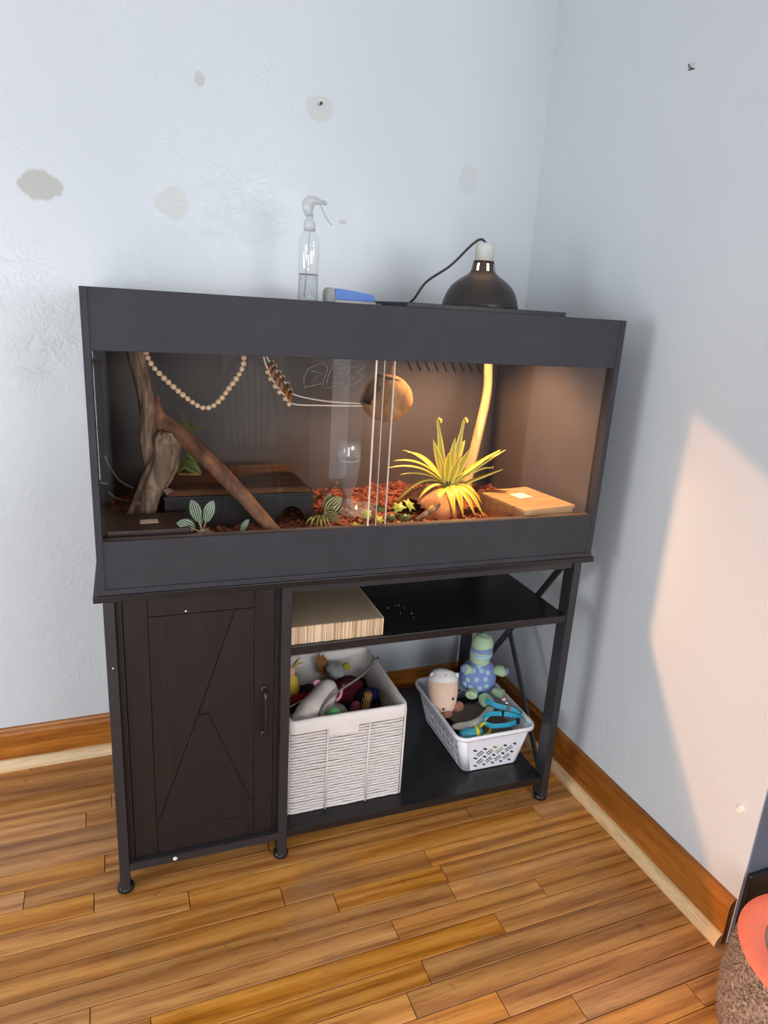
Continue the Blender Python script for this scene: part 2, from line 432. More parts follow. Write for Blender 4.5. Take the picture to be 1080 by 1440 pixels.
def window(n, axis, c, u0, u1, w0, w1):
    w = 0.05; bm = BM()
    def B(bm, a0, a1, b0, b1, d0=-0.03, d1=0.03):
        if axis == 'y': box(bm, a0, a1, c + d0, c + d1, b0, b1)
        else: box(bm, c + d0, c + d1, a0, a1, b0, b1)
    B(bm, u0, u0 + w, w0, w1); B(bm, u1 - w, u1, w0, w1); B(bm, u0 + w, u1 - w, w0, w0 + w); B(bm, u0 + w, u1 - w, w1 - w, w1)
    zm = (w0 + w1) / 2
    if axis == 'y' and u1 - u0 > 0.5: B(bm, u0 + w, u1 - w, zm - 0.02, zm + 0.02)
    o = struct('window_%d' % n, bm, M['white_trim'])
    bm = BM(); B(bm, u0 + w, u1 - w, w0 + w, w1 - w, -0.002, 0.002)
    obj('pane', bm, M['windowglass'], o)
for k_, w_ in enumerate(WIN_F): window(k_ + 1, 'y', YF - 0.05, *w_)
window(5, 'x', XW - 0.05, *WIN_L)

# floor: slab plus strip-oak planks as children
fl = struct('floor', bx(XW - 0.15, XE + 0.15, YF - 0.12, YB + 0.12, -0.06, -0.012), M['oakbase'], 'worn honey oak strip floor')
JOINTS = {-1: [-0.077], 2: [-0.03], 3: [-0.204], 5: [0.155], 6: [0.366, 0.752], 7: [0.483, 0.771], 8: [0.764], 9: [-0.057, 0.59, 0.985],
          11: [0.614], 14: [0.885], 15: [1.143]}
PW = 0.058; rng = random.Random(3)
for k in range(-6, 30):
    y1 = 0.264 - PW * k; y0 = y1 - PW
    y1c = min(y1, YB - 0.002)
    if y0 > YB - 0.01: continue
    xe = XR - 0.001 if y1 > -0.58 else 2.1
    known = JOINTS.get(k, [])
    cuts = list(known); x = -1.3 + rng.uniform(0.1, 0.7)
    while x < xe - 0.15:
        if all(abs(x - q) > 0.36 for q in known): cuts.append(x)
        x += rng.uniform(0.55, 1.05)
    cuts = [-1.3] + sorted(cuts) + [xe]
    for a, b in zip(cuts, cuts[1:]):
        cx_, cy_ = (a + b) / 2, (y0 + y1c) / 2; g = 0.0008
        bm = BM(); dz = rng.uniform(-0.0004, 0.0003)
        vv = box(bm, a - cx_ + g, b - cx_ - g, y0 - cy_ + g, y1c - cy_ - g, -0.014, dz)
        es = [e for e in bm.edges if all(v.co.z > -0.005 for v in e.verts)]
        bmesh.ops.bevel(bm, geom=es, offset=0.0010, segments=1, affect='EDGES')
        o = bpy.data.objects.new('plank', new_mesh('plank', bm, M['oak'])); COL.objects.link(o); o.parent = fl; o.location = (cx_, cy_, 0)
# baseboards and shoe mouldings
def base_profile(depth_dir, face):
    d = depth_dir
    return [(face, 0.0), (face + d * 0.017, 0.0), (face + d * 0.017, 0.108), (face + d * 0.015, 0.116), (face + d * 0.010, 0.121), (face + d * 0.008, 0.126), (face, 0.127)]
bm = BM(); prism(bm, base_profile(-1, YB - 0.0005), 'x', XW + 0.001, XR - 0.018); struct('baseboard_back', bm, M['base_x'], 'honey stained wooden baseboard along the back wall')
bm = BM(); prism(bm, base_profile(-1, XR - 0.0005), 'y', -0.56, YB - 0.001); struct('baseboard_right', bm, M['base_y'], 'scuffed brown stained baseboard along the right wall')
def shoe(face):
    return [(face, 0.0)] + [(face - 0.019 * math.cos(a), 0.030 * math.sin(a)) for a in [i * PI / 2 / 6 for i in range(7)]]
bm = BM(); prism(bm, shoe(YB - 0.0176), 'x', XW + 0.02, XR - 0.037); struct('trim_3', bm, M['shoe_x'], 'pale unfinished shoe moulding along the back wall')
bm = BM(); prism(bm, shoe(XR - 0.0176), 'y', -0.56, YB - 0.02); struct('trim_4', bm, M['shoe_y'], 'pale unfinished shoe moulding along the right wall')

def R(x, y, z):            # room frame -> common frame
    c, s = math.cos(PHI), math.sin(PHI); return (x * c - y * s, x * s + y * c, z)
# nails and a wall chip
M['nail'] = plain('nail_steel', srgb(70, 68, 66), 0.4, metal=0.8)
p = R(0.603, YB, 1.878); bm = BM(); tube(bm, [(p[0], p[1] + 0.003, p[2]), (p[0], p[1] - 0.012, p[2] + 0.002)], 0.0018, 8); ball(bm, (p[0], p[1] - 0.012, p[2] + 0.002), (0.004, 0.0015, 0.004), 8, 6)
tag(base_at(obj('wall_nail', bm, M['nail']), p), 'small nail in the pale round patch on the back wall', 'nail')
p = R(XR, 0.02, 1.933); bm = BM(); tube(bm, [(p[0] + 0.003, p[1], p[2]), (p[0] - 0.008, p[1], p[2]), (p[0] - 0.011, p[1] - 0.001, p[2] + 0.006)], 0.0015, 8)
tube(bm, [(p[0] - 0.001, p[1] - 0.009, p[2] - 0.004), (p[0] - 0.001, p[1] + 0.009, p[2] - 0.002)], 0.0014, 6)
tag(base_at(obj('wall_hook', bm, M['nail']), p), 'tiny bent picture hook high on the right wall', 'hook')
p = R(XR, -0.517, 0.339); bm = BM(); box(bm, -0.007, 0.002, -0.006, 0.006, -0.008, 0.008, bev=0.002, mat=Matrix.Translation(p) @ Matrix.Rotation(0.5, 4, 'X'))
M['anchor'] = plain('white_plastic_anchor', srgb(232, 226, 218), 0.5)
tag(base_at(obj('wall_anchor', bm, M['anchor']), p), 'white plastic wall anchor low on the right wall', 'wall anchor')
# unseen curtain panels added at the left window to cut the sun patch outline
def sun_baffle(name, poly, x, mat, label, folds=9):
    bm = BM(); n = 40; ys = [q[0] for q in poly]; y0, y1 = min(ys), max(ys)
    def zr(y):
        hits = []
        for (a, b), (c, d) in zip(poly, poly[1:] + poly[:1]):
            if a != c and min(a, c) - 1e-9 <= y <= max(a, c) + 1e-9: hits.append(b + (d - b) * (y - a) / (c - a))
        return min(hits), max(hits)
    cols = []
    for i in range(n + 1):
        y = y0 + (y1 - y0) * (0.0005 + 0.999 * i / n); lo, hi = zr(y); dx = 0.015 * math.sin(i / n * folds * 2 * PI)
        cols.append([bm.verts.new(R(x + dx + t, y, lo + (hi - lo) * k / 6)) for t in (0, 0.004) for k in range(7)])
    for A, B in zip(cols, cols[1:]):
        for k in range(6):
            bm.faces.new((A[k], A[k + 1], B[k + 1], B[k])); bm.faces.new((A[k + 8], A[k + 7], B[k + 7], B[k + 8]))
        bm.faces.new((A[0], B[0], B[7], A[7])); bm.faces.new((A[6], A[13], B[13], B[6]))
    bm.faces.new(cols[0][:7] + cols[0][7:][::-1]); bm.faces.new((cols[-1][:7] + cols[-1][7:][::-1])[::-1])
    o = obj(name, bm, mat, smooth=True); base_at(o, R(x, (y0 + y1) / 2, min(q[1] for q in poly))); return tag(o, label, 'curtain')
M['linen'] = mat_fabric('cream_linen', srgb(206, 198, 184), 300)
drop = (XR - (XW + 0.04)) * math.tan(SUN_EL)
zt = lambda y: 1.175 + drop + 0.44 * (y + 0.165)
sun_baffle('window_swag', [(-1.7, zt(-1.7)), (-0.165, zt(-0.165)), (-0.165, 2.1), (-1.7, 2.1)], XW + 0.06, M['linen'], 'cream swag curtain across the top of the left window')
sun_baffle('curtain', [(-0.165, 0.05), (0.05, 0.05), (0.05, 2.12), (-0.165, 2.12)], XW + 0.03, M['linen'], 'cream curtain hanging straight at the left window', 4)
sun_baffle('curtain', [(-0.535, 0.05), (-0.165, 0.05), (-0.165, 0.585 + drop), (-0.535, 0.04 + drop)], XW + 0.08, M['linen'], 'cream curtain hem flared out beneath the left window', 5)
# things behind the photographer that the tank glass mirrors
M['green_cloth'] = mat_fabric('olive_cloth', srgb(96, 118, 58), 200)
bm = BM(); n = 24; A = []
for i in range(n + 1):
    t = i / n; A.append([bm.verts.new((1.08 + 0.2 * t, -3.22 + 0.02 * math.sin(t * 6 * 2 * PI) + d, z)) for d in (0, 0.004) for z in (0.02, 1.12)])
for a, b in zip(A, A[1:]):
    bm.faces.new((a[0], b[0], b[1], a[1])); bm.faces.new((a[2], a[3], b[3], b[2])); bm.faces.new((a[0], a[2], b[2], b[0])); bm.faces.new((a[1], b[1], b[3], a[3]))
bm.faces.new((A[0][0], A[0][1], A[0][3], A[0][2])); bm.faces.new((A[-1][0], A[-1][2], A[-1][3], A[-1][1]))
tag(base_at(obj('curtain', bm, M['green_cloth'], smooth=True), (1.18, -3.22, 0.02)), 'olive green curtain seen only mirrored in the tank glass', 'curtain')
M['navy_cloth'] = mat_fabric('navy_cloth', srgb(20, 21, 28), 200)  # unseen cloth added behind the camera to darken the left glass reflection
bm = BM(); n = 60; A = []
for i in range(n + 1):
    t = i / n; A.append([bm.verts.new((-0.04 + 0.72 * t, -3.27 + 0.02 * math.sin(t * 14 * 2 * PI) + d, z)) for d in (0, 0.004) for z in (0.02, 1.12)])
for a, b in zip(A, A[1:]):
    bm.faces.new((a[0], b[0], b[1], a[1])); bm.faces.new((a[2], a[3], b[3], b[2])); bm.faces.new((a[0], a[2], b[2], b[0])); bm.faces.new((a[1], b[1], b[3], a[3]))
bm.faces.new((A[0][0], A[0][1], A[0][3], A[0][2])); bm.faces.new((A[-1][0], A[-1][2], A[-1][3], A[-1][1]))
tag(base_at(obj('curtain', bm, M['navy_cloth'], smooth=True), (0.32, -3.27, 0.02)), 'dark navy curtain seen only mirrored in the tank glass', 'curtain')
M['chairwood'] = plain('dark_chair_wood', srgb(46, 30, 22), 0.35, 0.2, 30)
ch = thing('windsor_chair', 'dark spindle-back wooden chair mirrored in the tank glass', 'chair', (0.80, -2.75, 0))
def CH(x, y, z): return (0.80 + x, -2.75 + y, z)
bm = BM(); lathe(bm, [(0.001, 0.43), (0.19, 0.43), (0.215, 0.445), (0.21, 0.465), (0.17, 0.462), (0.001, 0.455)], (0.80, -2.75, 0), 28, cap0=False, cap1=False); obj('seat', bm, M['chairwood'], ch, True)
for sx in (-1, 1):
    for sy in (-1, 1):
        bm = BM(); tube(bm, [CH(sx * 0.13, sy * 0.12, 0.44), CH(sx * 0.17, sy * 0.16, 0.2), CH(sx * 0.19, sy * 0.18, 0.0)], [0.014, 0.02, 0.013], 8); obj('leg', bm, M['chairwood'], ch, True)
arch = [CH(0.19 * math.cos(a), -0.15 - 0.12 * math.sin(a), 0.46 + 0.58 * math.sin(a) ** 0.8) for a in [PI * i / 24 for i in range(25)]]
bm = BM(); tube(bm, arch, 0.014, 8); obj('back_bow', bm, M['chairwood'], ch, True)
for i in range(7):
    x = -0.135 + 0.045 * i; a = math.acos(x / 0.19 * 0.98)
    bm = BM(); tube(bm, [CH(x * 0.8, -0.16, 0.45), CH(x, -0.15 - 0.12 * math.sin(a), 0.46 + 0.58 * math.sin(a) ** 0.8)], 0.0075, 6); obj('spindle', bm, M['chairwood'], ch, True)
bm = BM(); tube(bm, [CH(-0.175, 0, 0.2), CH(0.175, 0, 0.2)], 0.01, 6); obj('stretcher', bm, M['chairwood'], ch, True)
#@@PART2
# ------------------------------------------------------------------ the stand
ZS = 0.7718
st = thing('tank_stand', 'black metal and dark wood stand with barn-door cabinet and open shelves', 'stand', (0.6, 0.29, 0))
obj('top_board', bx(-0.012, 1.21, -0.006, 0.582, 0.757, ZS, bev=0.0015), M['laminate'], st)
LW, LD = 0.0225, 0.044
LEGX = [0.0165, 0.3905, 1.171]
for i, lx in enumerate(LEGX):
    for yy in (0.004, 0.58 - LD):
        lg = obj('leg', bx(lx - LW / 2, lx + LW / 2, yy, yy + LD, 0.012, 0.757, bev=0.0015), M['metal'], st)
        bm = BM(); c = (lx, yy + 0.018, 0)
        lathe(bm, [(0.016, 0.0), (0.0195, 0.003), (0.0195, 0.011), (0.016, 0.016), (0.010, 0.018)], c, 24); obj('foot_pad', bm, M['blacktrim'], lg, True)
M['zinc'] = plain('zinc_screw', srgb(200, 200, 198), 0.35, metal=0.6)
# shelves, rails
ZB, ZU = 0.0836, 0.6012
xin0, xin1 = LEGX[1] + LW / 2, LEGX[2] - LW / 2
obj('shelf', bx(xin0 + 0.0005, xin1 - 0.0005, 0.008, 0.566, ZU - 0.021, ZU, bev=0.001), M['laminate'], st)
obj('shelf', bx(xin0 + 0.0005, xin1 - 0.0005, 0.008, 0.566, ZB - 0.021, ZB, bev=0.001), M['laminate'], st)
obj('apron_rail', bx(xin0 + 0.0005, xin1 - 0.0005, 0.012, 0.030, 0.737, 0.757), M['metal'], st)
obj('apron_rail', bx(xin0 + 0.0005, xin1 - 0.0005, 0.55, 0.568, 0.737, 0.757), M['metal'], st)
# right side: crossed flat bars
def bar(y0, z0, y1, z1, x, w=0.019, t=0.006):
    bm = BM(); ribbon(bm, [(x, y0, z0), (x, y1, z1)], w, t, Vector((0, -(z1 - z0), (y1 - y0))).normalized()); return bm
obj('cross_brace', bar(0.045, 0.750, 0.54, 0.07, LEGX[2] - 0.004), M['metal'], st)
obj('cross_brace', bar(0.54, 0.750, 0.045, 0.07, LEGX[2] + 0.004), M['metal'], st)
# cabinet
cx0, cx1 = LEGX[0] + LW / 2, LEGX[1] - LW / 2
obj('side_panel', bx(cx0 + 0.0005, cx0 + 0.013, 0.020, 0.56, ZB, 0.7565), M['espresso'], st)
obj('side_panel', bx(cx1 - 0.013, cx1 - 0.0005, 0.020, 0.56, ZB, 0.7565), M['laminate'], st)
obj('cabinet_floor', bx(cx0 + 0.0005, cx1 - 0.0005, 0.020, 0.56, ZB - 0.018, ZB - 0.0005), M['espresso'], st)
obj('back_panel', bx(cx0 + 0.0135, cx1 - 0.0135, 0.55, 0.556, ZB, 0.7565), M['espresso'], st)
br = obj('bottom_rail', bx(cx0 + 0.0005, cx1 - 0.0005, 0.004, 0.0195, ZB - 0.019, ZB + 0.002), M['metal'], st)
dx0, dx1, dz0, dz1 = cx0 + 0.0145, cx1 - 0.0145, ZB + 0.004, 0.752
door = obj('door', bx(dx0, dx1, 0.022, 0.036, dz0, dz1, bev=0.0008), M['espresso'], st)
fy0, fy1 = 0.0165, 0.0221
sx0, sx1, rz0, rz1 = 0.0915, 0.3195, 0.146, 0.706
obj('stile', bx(dx0, sx0, fy0, fy1, dz0, dz1, bev=0.001), M['espresso'], door)
obj('stile', bx(sx1, dx1, fy0, fy1, dz0, dz1, bev=0.001), M['espresso'], door)
obj('rail', bx(sx0 + 0.0009, sx1 - 0.0009, fy0, fy1, dz0, rz0 - 0.0005, bev=0.001), M['espresso'], door)
obj('rail', bx(sx0 + 0.0009, sx1 - 0.0009, fy0, fy1, rz1 + 0.0005, dz1, bev=0.001), M['espresso'], door)
# boards filling the frame, cut along the lines of the X and set flush
ax0, ax1, az0, az1 = sx0 + 0.0012, sx1 - 0.0012, rz0 + 0.001, rz1 - 0.001
def brace(pts):
    bm = BM(); prism(bm, pts, 'y', fy0 + 0.0008, fy1); return bm
obj('brace', brace([(ax0, az0 + 0.022), (0.1905, 0.452), (0.2740, az1), (ax0, az1)]), M['espresso'], door)
obj('brace', brace([(0.2762, az1), (0.1925, 0.452), (0.2140, 0.452), (ax1, az0 + 0.030), (ax1, az1)]), M['espresso'], door)
obj('brace', brace([(ax0 + 0.0005, az0), (ax1, az0), (ax1, az0 + 0.026), (0.2132, 0.4500), (0.1915, 0.4500), (ax0 + 0.0005, az0 + 0.018)]), M['espresso'], door)
bm = BM(); hx = 0.3425
tube(bm, smooth_path([(hx, 0.017, 0.497), (hx, 0.002, 0.495), (hx, -0.006, 0.482), (hx, -0.0075, 0.435), (hx, -0.006, 0.390), (hx, 0.002, 0.377), (hx, 0.017, 0.375)], 26), 0.0048, 10)
hd = obj('handle', bm, plain('black_handle', srgb(30, 28, 30), 0.22), door, True)
for (x, z) in ((hx, 0.496), (hx, 0.376)):
    bm = BM(); lathe(bm, [(0.0085, 0), (0.0085, 0.003), (0.005, 0.005)], (0, 0, 0), 16); bmesh.ops.transform(bm, matrix=Matrix.Translation((x, 0.0168, z)) @ Matrix.Rotation(PI / 2, 4, 'X'), verts=bm.verts)
    obj('rosette', bm, M['metal'], hd, True)
M['cap_white'] = plain('white_cap', srgb(232, 230, 225), 0.4)
for (par, x, y, z, r) in ((br, 0.130, 0.004, 0.0745, 0.0052), (door, 0.170, fy0, 0.713, 0.0022), (st, 0.0175, 0.004, 0.602, 0.0018)):
    bm = BM(); lathe(bm, [(r, 0), (r, 0.0012), (r * 0.45, 0.002), (r * 0.4, 0.0008)], (0, 0, 0), 14)
    bmesh.ops.transform(bm, matrix=Matrix.Translation((x, y + 0.0003, z)) @ Matrix.Rotation(PI / 2, 4, 'X'), verts=bm.verts)
    obj('screw_cap', bm, M['cap_white'], par, True, 'small white screw cap')

# ------------------------------------------------------------------ the tank
ZT = 1.3730; W_ = 1.2; D_ = 0.576; t = 0.012
ZW0, ZW1 = 0.8865, 1.2605
tk = thing('reptile_tank', 'long charcoal front-opening terrarium with sliding glass doors on the stand', 'terrarium', (0.6, 0.29, ZS))
obj('floor_panel', bx(t, W_ - t, 0.014, D_ - t, ZS + 0.0005, ZS + t), M['tank_in_dark'], tk)
bm = BM()
for x0, x1 in ((0, t), (W_ - t, W_)):
    pass
sl = obj('side_panel', bx(0, t - 0.001, 0.003, D_, ZS + 0.0005, ZT, bev=0.001), M['tank'], tk)
sr = obj('side_panel', bx(W_ - t + 0.001, W_, 0.003, D_, ZS + 0.0005, ZT, bev=0.001), M['tank'], tk)
obj('lining', bx(W_ - t - 0.0012, W_ - t + 0.0008, 0.03, D_ - t, ZS + t, ZT - t), M['tank_in'], sr)
obj('lining', bx(t - 0.0008, t + 0.0012, 0.03, D_ - t, ZS + t, ZT - t), M['tank_in_dark'], sl)  # left end takes the shaded copy, its dimness put into the colour
bp = obj('back_panel', bx(t - 0.001, W_ - t + 0.001, D_ - t, D_, ZS + 0.0005, ZT), M['tank_in'], tk)
# vent slots of the back panel
M['black'] = plain('black_void', srgb(12, 11, 11), 0.8)
for i in range(9):
    x = 0.872 + i * 0.0295
    bm = BM(); ribbon(bm, [(x, D_ - t - 0.0008, 1.222), (x + 0.018, D_ - t - 0.0008, 1.190)], 0.0042, 0.0030, Vector((0.032, 0, 0.018)).normalized()); obj('vent_slot', bm, M['black'], bp)
obj('header', bx(0.0, W_, -0.0, 0.010, ZW1, ZT, bev=0.0012), M['tank'], tk)
sill = obj('sill', bx(0.0, W_, -0.0, 0.010, ZS + 0.012, ZW0, bev=0.0012), M['tank'], tk)
obj('plinth_strip', bx(-0.002, W_ + 0.002, -0.0035, 0.004, ZS + 0.0005, ZS + 0.0125, bev=0.001), M['tank'], tk)
obj('corner_post', bx(-0.001, 0.0125, -0.002, 0.0028, ZS + 0.012, ZT, bev=0.0008), M['tank'], tk)
obj('corner_post', bx(W_ - 0.0125, W_ + 0.001, -0.002, 0.0028, ZS + 0.012, ZT, bev=0.0008), M['tank'], tk)
M['track'] = plain('brown_track', srgb(96, 78, 70), 0.4, 0.08)
obj('door_track', bx(t, W_ - t, 0.0105, 0.028, ZW0 - 0.016, ZW0 - 0.001), M['track'], tk)
obj('door_track', bx(t, W_ - t, 0.0105, 0.028, ZW1 + 0.001, ZW1 + 0.016), M['track'], tk)
# top: four boards around the lamp opening
OX0, OX1, OY0, OY1 = 0.70, 1.04, 0.09, 0.42
obj('top_board', bx(t, OX0, 0.0105, D_ - t, ZT - t, ZT - 0.0005), M['tank'], tk)
obj('top_board', bx(OX1, W_ - t, 0.0105, D_ - t, ZT - t, ZT - 0.0005), M['tank'], tk)
obj('top_board', bx(OX0, OX1, 0.0105, OY0, ZT - t, ZT - 0.0005), M['tank'], tk)
obj('top_board', bx(OX0, OX1, OY1, D_ - t, ZT - t, ZT - 0.0005), M['tank'], tk)
# sliding doors: left one behind, right one in front
def pane(x0, x1, y):
    g = obj('glass_door', bx(x0, x1, y, y + 0.004, ZW0 - 0.010, ZW1 + 0.010), M['glass'], tk)
    for xx, wd in ((x0 if x0 > 0.3 else x1, 0.0014),):
        obj('glass_edge', bx(xx - wd, xx + wd, y - 0.0003, y + 0.0043, ZW0 - 0.0099, ZW1 + 0.0099), M['glass_edge'], g)
    return g
gl = pane(0.0125, 0.622, 0.0205); gr = pane(0.577, W_ - 0.0125, 0.013)
obj('glass_edge', bx(0.5958, 0.5963, 0.0125, 0.0172, ZW0 - 0.0098, ZW1 + 0.0098), M['glass_edge'], gr)
M['etch'] = mat_frost('etched_line', srgb(200, 196, 190), 0.28)
# etched lettering on the left pane
def etch(pts):
    bm = BM(); tube(bm, [(x, 0.0203, z) for x, z in pts], 0.00045, 5); return obj('etching', bm, M['etch'], gl, True)
e0 = lambda X, Y: (0.3966 + X / 9 * 0.001590 , 1.2650 - Y / 9 * 0.001445 + X / 9 * 0.0001)
for s_ in ([(350, 120), (180, 190), (130, 300), (140, 430), (350, 385), (240, 330), (355, 255), (215, 215)],
           [(360, 120), (420, 180), (390, 300), (360, 420), (400, 455), (630, 405), (500, 385), (495, 310), (625, 285), (540, 262)],
           [(480, 175), (430, 270), (410, 400)], [(540, 200), (690, 180), (700, 135), (490, 135)],
           [(690, 200), (900, 150), (880, 190), (780, 265), (870, 320), (835, 360), (640, 480), (660, 430), (765, 325), (690, 315)], [(690, 200), (655, 295)]):
    etch([e0(*q) for q in s_])

# ------------------------------------------------------------------ on top of the tank
lid = thing('screen_lid', 'flat black screen lid under the dome lamp', 'screen lid', (0.87, 0.26, ZT))
PX0, PX1, PY0, PY1 = 0.662, 1.078, 0.072, 0.445
M['lidframe'] = plain('black_lid_frame', srgb(44, 43, 47), 0.5, 0.08)
for (a, b, c, d) in ((PX0, PX1, PY0, PY0 + 0.024), (PX0, PX1, PY1 - 0.024, PY1), (PX0, PX0 + 0.024, PY0 + 0.0245, PY1 - 0.0245), (PX1 - 0.024, PX1, PY0 + 0.0245, PY1 - 0.0245)):
    obj('frame_bar', bx(a, b, c, d, ZT, ZT + 0.0105, bev=0.001), M['lidframe'], lid)
bm = BM()
for i in range(31):
    x = PX0 + 0.02 + (PX1 - PX0 - 0.04) * i / 30; box(bm, x - 0.0004, x + 0.0004, PY0 + 0.02, PY1 - 0.02, ZT + 0.003, ZT + 0.0038)
for i in range(29):
    y = PY0 + 0.02 + (PY1 - PY0 - 0.04) * i / 28; box(bm, PX0 + 0.02, PX1 - 0.02, y - 0.0004, y + 0.0004, ZT + 0.0038, ZT + 0.0046)
sc_ = obj('screen_mesh', bm, M['metal'], lid); sc_['kind'] = 'stuff'
# dome lamp
LX, LY, LZ = 0.940, 0.258, ZT + 0.0108
lamp = thing('dome_lamp', 'black ceramic-socket dome heat lamp glowing on the screen lid', 'lamp', (LX, LY, LZ))
dome = [(0.098, 0.0), (0.0985, 0.004), (0.0965, 0.012), (0.093, 0.024), (0.087, 0.038), (0.079, 0.050), (0.070, 0.059), (0.060, 0.067), (0.050, 0.0735), (0.041, 0.079), (0.034, 0.085),
        (0.031, 0.090), (0.0295, 0.099), (0.0275, 0.107), (0.026, 0.114)]
holes = {(i_, k) for i_ in (11, 12) for k in (3, 8, 12, 17, 21, 26, 30, 35)}
bm = BM(); lathe(bm, dome, (LX, LY, LZ), 36, skip=holes, cap0=False, cap1=False)
bmesh.ops.solidify(bm, geom=bm.faces[:], thickness=0.0012)
def mat_dome():
    m = NT('dome_black'); sep = m.node('ShaderNodeSeparateXYZ'); m.link(m.coord(), sep.inputs[0])
    w = m.wave(55, band='Z', dist=0.4)
    m.set(m.ramp(w, [(0.2, srgb(50, 50, 55)), (0.8, srgb(66, 65, 70))]), 0.28, spec=0.5); m.b.inputs['Coat Weight'].default_value = 0.4; m.bump(w, 0.25, 0.001); return m.m
obj('shade', bm, mat_dome(), lamp, True)
bm = BM(); lathe(bm, [(0.0245, 0.112), (0.0245, 0.150), (0.0225, 0.1555), (0.012, 0.1575), (0.001, 0.158)], (LX, LY, LZ), 32, cap1=False); obj('socket', bm, plain('grey_ceramic', srgb(188, 194, 190), 0.5, 0.04), lamp, True)
M['bulb'] = mat_emit('glowing_bulb', (1.0, 0.55, 0.22, 1), 25.0)
bm = BM(); lathe(bm, [(0.017, 0.109), (0.018, 0.088), (0.022, 0.075), (0.029, 0.058), (0.031, 0.043), (0.026, 0.029), (0.012, 0.021), (0.001, 0.019)], (LX, LY, LZ), 20, cap1=False); obj('bulb', bm, M['bulb'], lamp, True)
ld = bpy.data.lights.new('bulb_light', 'SPOT'); ld.energy = 60; ld.color = (1.0, 0.58, 0.29); ld.shadow_soft_size = 0.02; ld.spot_size = math.radians(128); ld.spot_blend = 0.6
lo = bpy.data.objects.new('bulb_light', ld); COL.objects.link(lo); lo.parent = lamp; lo.location = (0, 0, 0.014)
M['cord'] = plain('black_cord', srgb(20, 20, 22), 0.35)
bm = BM(); tube(bm, smooth_path([(LX + 0.002, LY, LZ + 0.156), (LX - 0.012, LY + 0.004, LZ + 0.165), (LX - 0.032, LY + 0.015, LZ + 0.150), (LX - 0.075, LY + 0.04, LZ + 0.098), (LX - 0.125, LY + 0.07, LZ + 0.056), (LX - 0.152, LY + 0.09, LZ + 0.008), (LX - 0.156, LY + 0.155, LZ - 0.004), (LX - 0.158, LY + 0.22, LZ - 0.006), (LX - 0.158, LY + 0.31, LZ - 0.006), (LX - 0.158, LY + 0.324, LZ - 0.05), (LX - 0.158, LY + 0.325, LZ - 0.2)], 60), 0.0031, 8)
obj('cord', bm, M['cord'], lamp, True)
# spray bottle
SX, SY = 0.506, 0.35
sp = thing('spray_bottle', 'clear plastic spray bottle half full of water on the tank', 'spray bottle', (SX, SY, ZT))
M['clear'] = mat_glass('clear_plastic', (0.975, 0.985, 0.985, 1), 0.06, 0.06, 0.10)
M['water'] = mat_glass('water_clear', (0.965, 0.975, 0.98, 1), 0.04, 0.02, 0.04)
M['frost'] = None
M['frost'] = mat_frost('frosted_plastic', srgb(205, 212, 214), 0.55)
bm = BM(); lathe(bm, [(0.001, 0.001), (0.022, 0.001), (0.0245, 0.004), (0.0245, 0.140), (0.022, 0.152), (0.015, 0.161), (0.0125, 0.165), (0.0125, 0.172)], (SX, SY, ZT), 28, cap0=False, cap1=False); obj('bottle', bm, M['clear'], sp, True)
bm = BM(); lathe(bm, [(0.001, 0.003), (0.0232, 0.003), (0.0235, 0.006), (0.0235, 0.064), (0.001, 0.064)], (SX, SY, ZT), 28, cap0=False, cap1=False); obj('water', bm, M['water'], sp, True)
bm = BM(); lathe(bm, [(0.0236, 0.0625), (0.0236, 0.0645), (0.020, 0.0645)], (SX, SY, ZT), 28, cap0=False, cap1=False); obj('waterline', bm, mat_frost('waterline_grey', srgb(120, 124, 128), 0.8), sp, True)
bm = BM(); lathe(bm, [(0.0145, 0.164), (0.0145, 0.184), (0.011, 0.187), (0.008, 0.190), (0.008, 0.200)], (SX, SY, ZT), 24); obj('collar', bm, M['frost'], sp, True)
bm = BM(); tube(bm, [(SX, SY, ZT + 0.165), (SX - 0.003, SY, ZT + 0.09), (SX - 0.010, SY, ZT + 0.008)], 0.0022, 8); obj('dip_tube', bm, M['frost'], sp, True)
hd_ = [(-0.010, 0.196), (-0.016, 0.210), (-0.019, 0.224), (-0.015, 0.236), (-0.004, 0.2425), (0.012, 0.241), (0.024, 0.236), (0.034, 0.234), (0.034, 0.226), (0.020, 0.225), (0.010, 0.222), (0.006, 0.210), (0.007, 0.196)]
bm = BM(); prism(bm, [(SX + a, ZT + b) for a, b in hd_], 'y', SY - 0.009, SY + 0.009); bmesh.ops.bevel(bm, geom=[e for e in bm.edges if abs(e.verts[0].co.y - e.verts[1].co.y) < 1e-6], offset=0.003, segments=2, affect='EDGES'); obj('spray_head', bm, M['frost'], sp, True)
bm = BM(); tube(bm, [(SX + 0.034, SY, ZT + 0.230), (SX + 0.041, SY, ZT + 0.230)], 0.005, 12); obj('nozzle', bm, M['frost'], sp, True)
bm = BM(); ribbon(bm, smooth_path([(SX + 0.026, SY, ZT + 0.228), (SX + 0.033, SY, ZT + 0.212), (SX + 0.044, SY, ZT + 0.195), (SX + 0.056, SY, ZT + 0.182)], 10), 0.011, 0.003, (0, 1, 0)); obj('trigger', bm, M['frost'], sp)
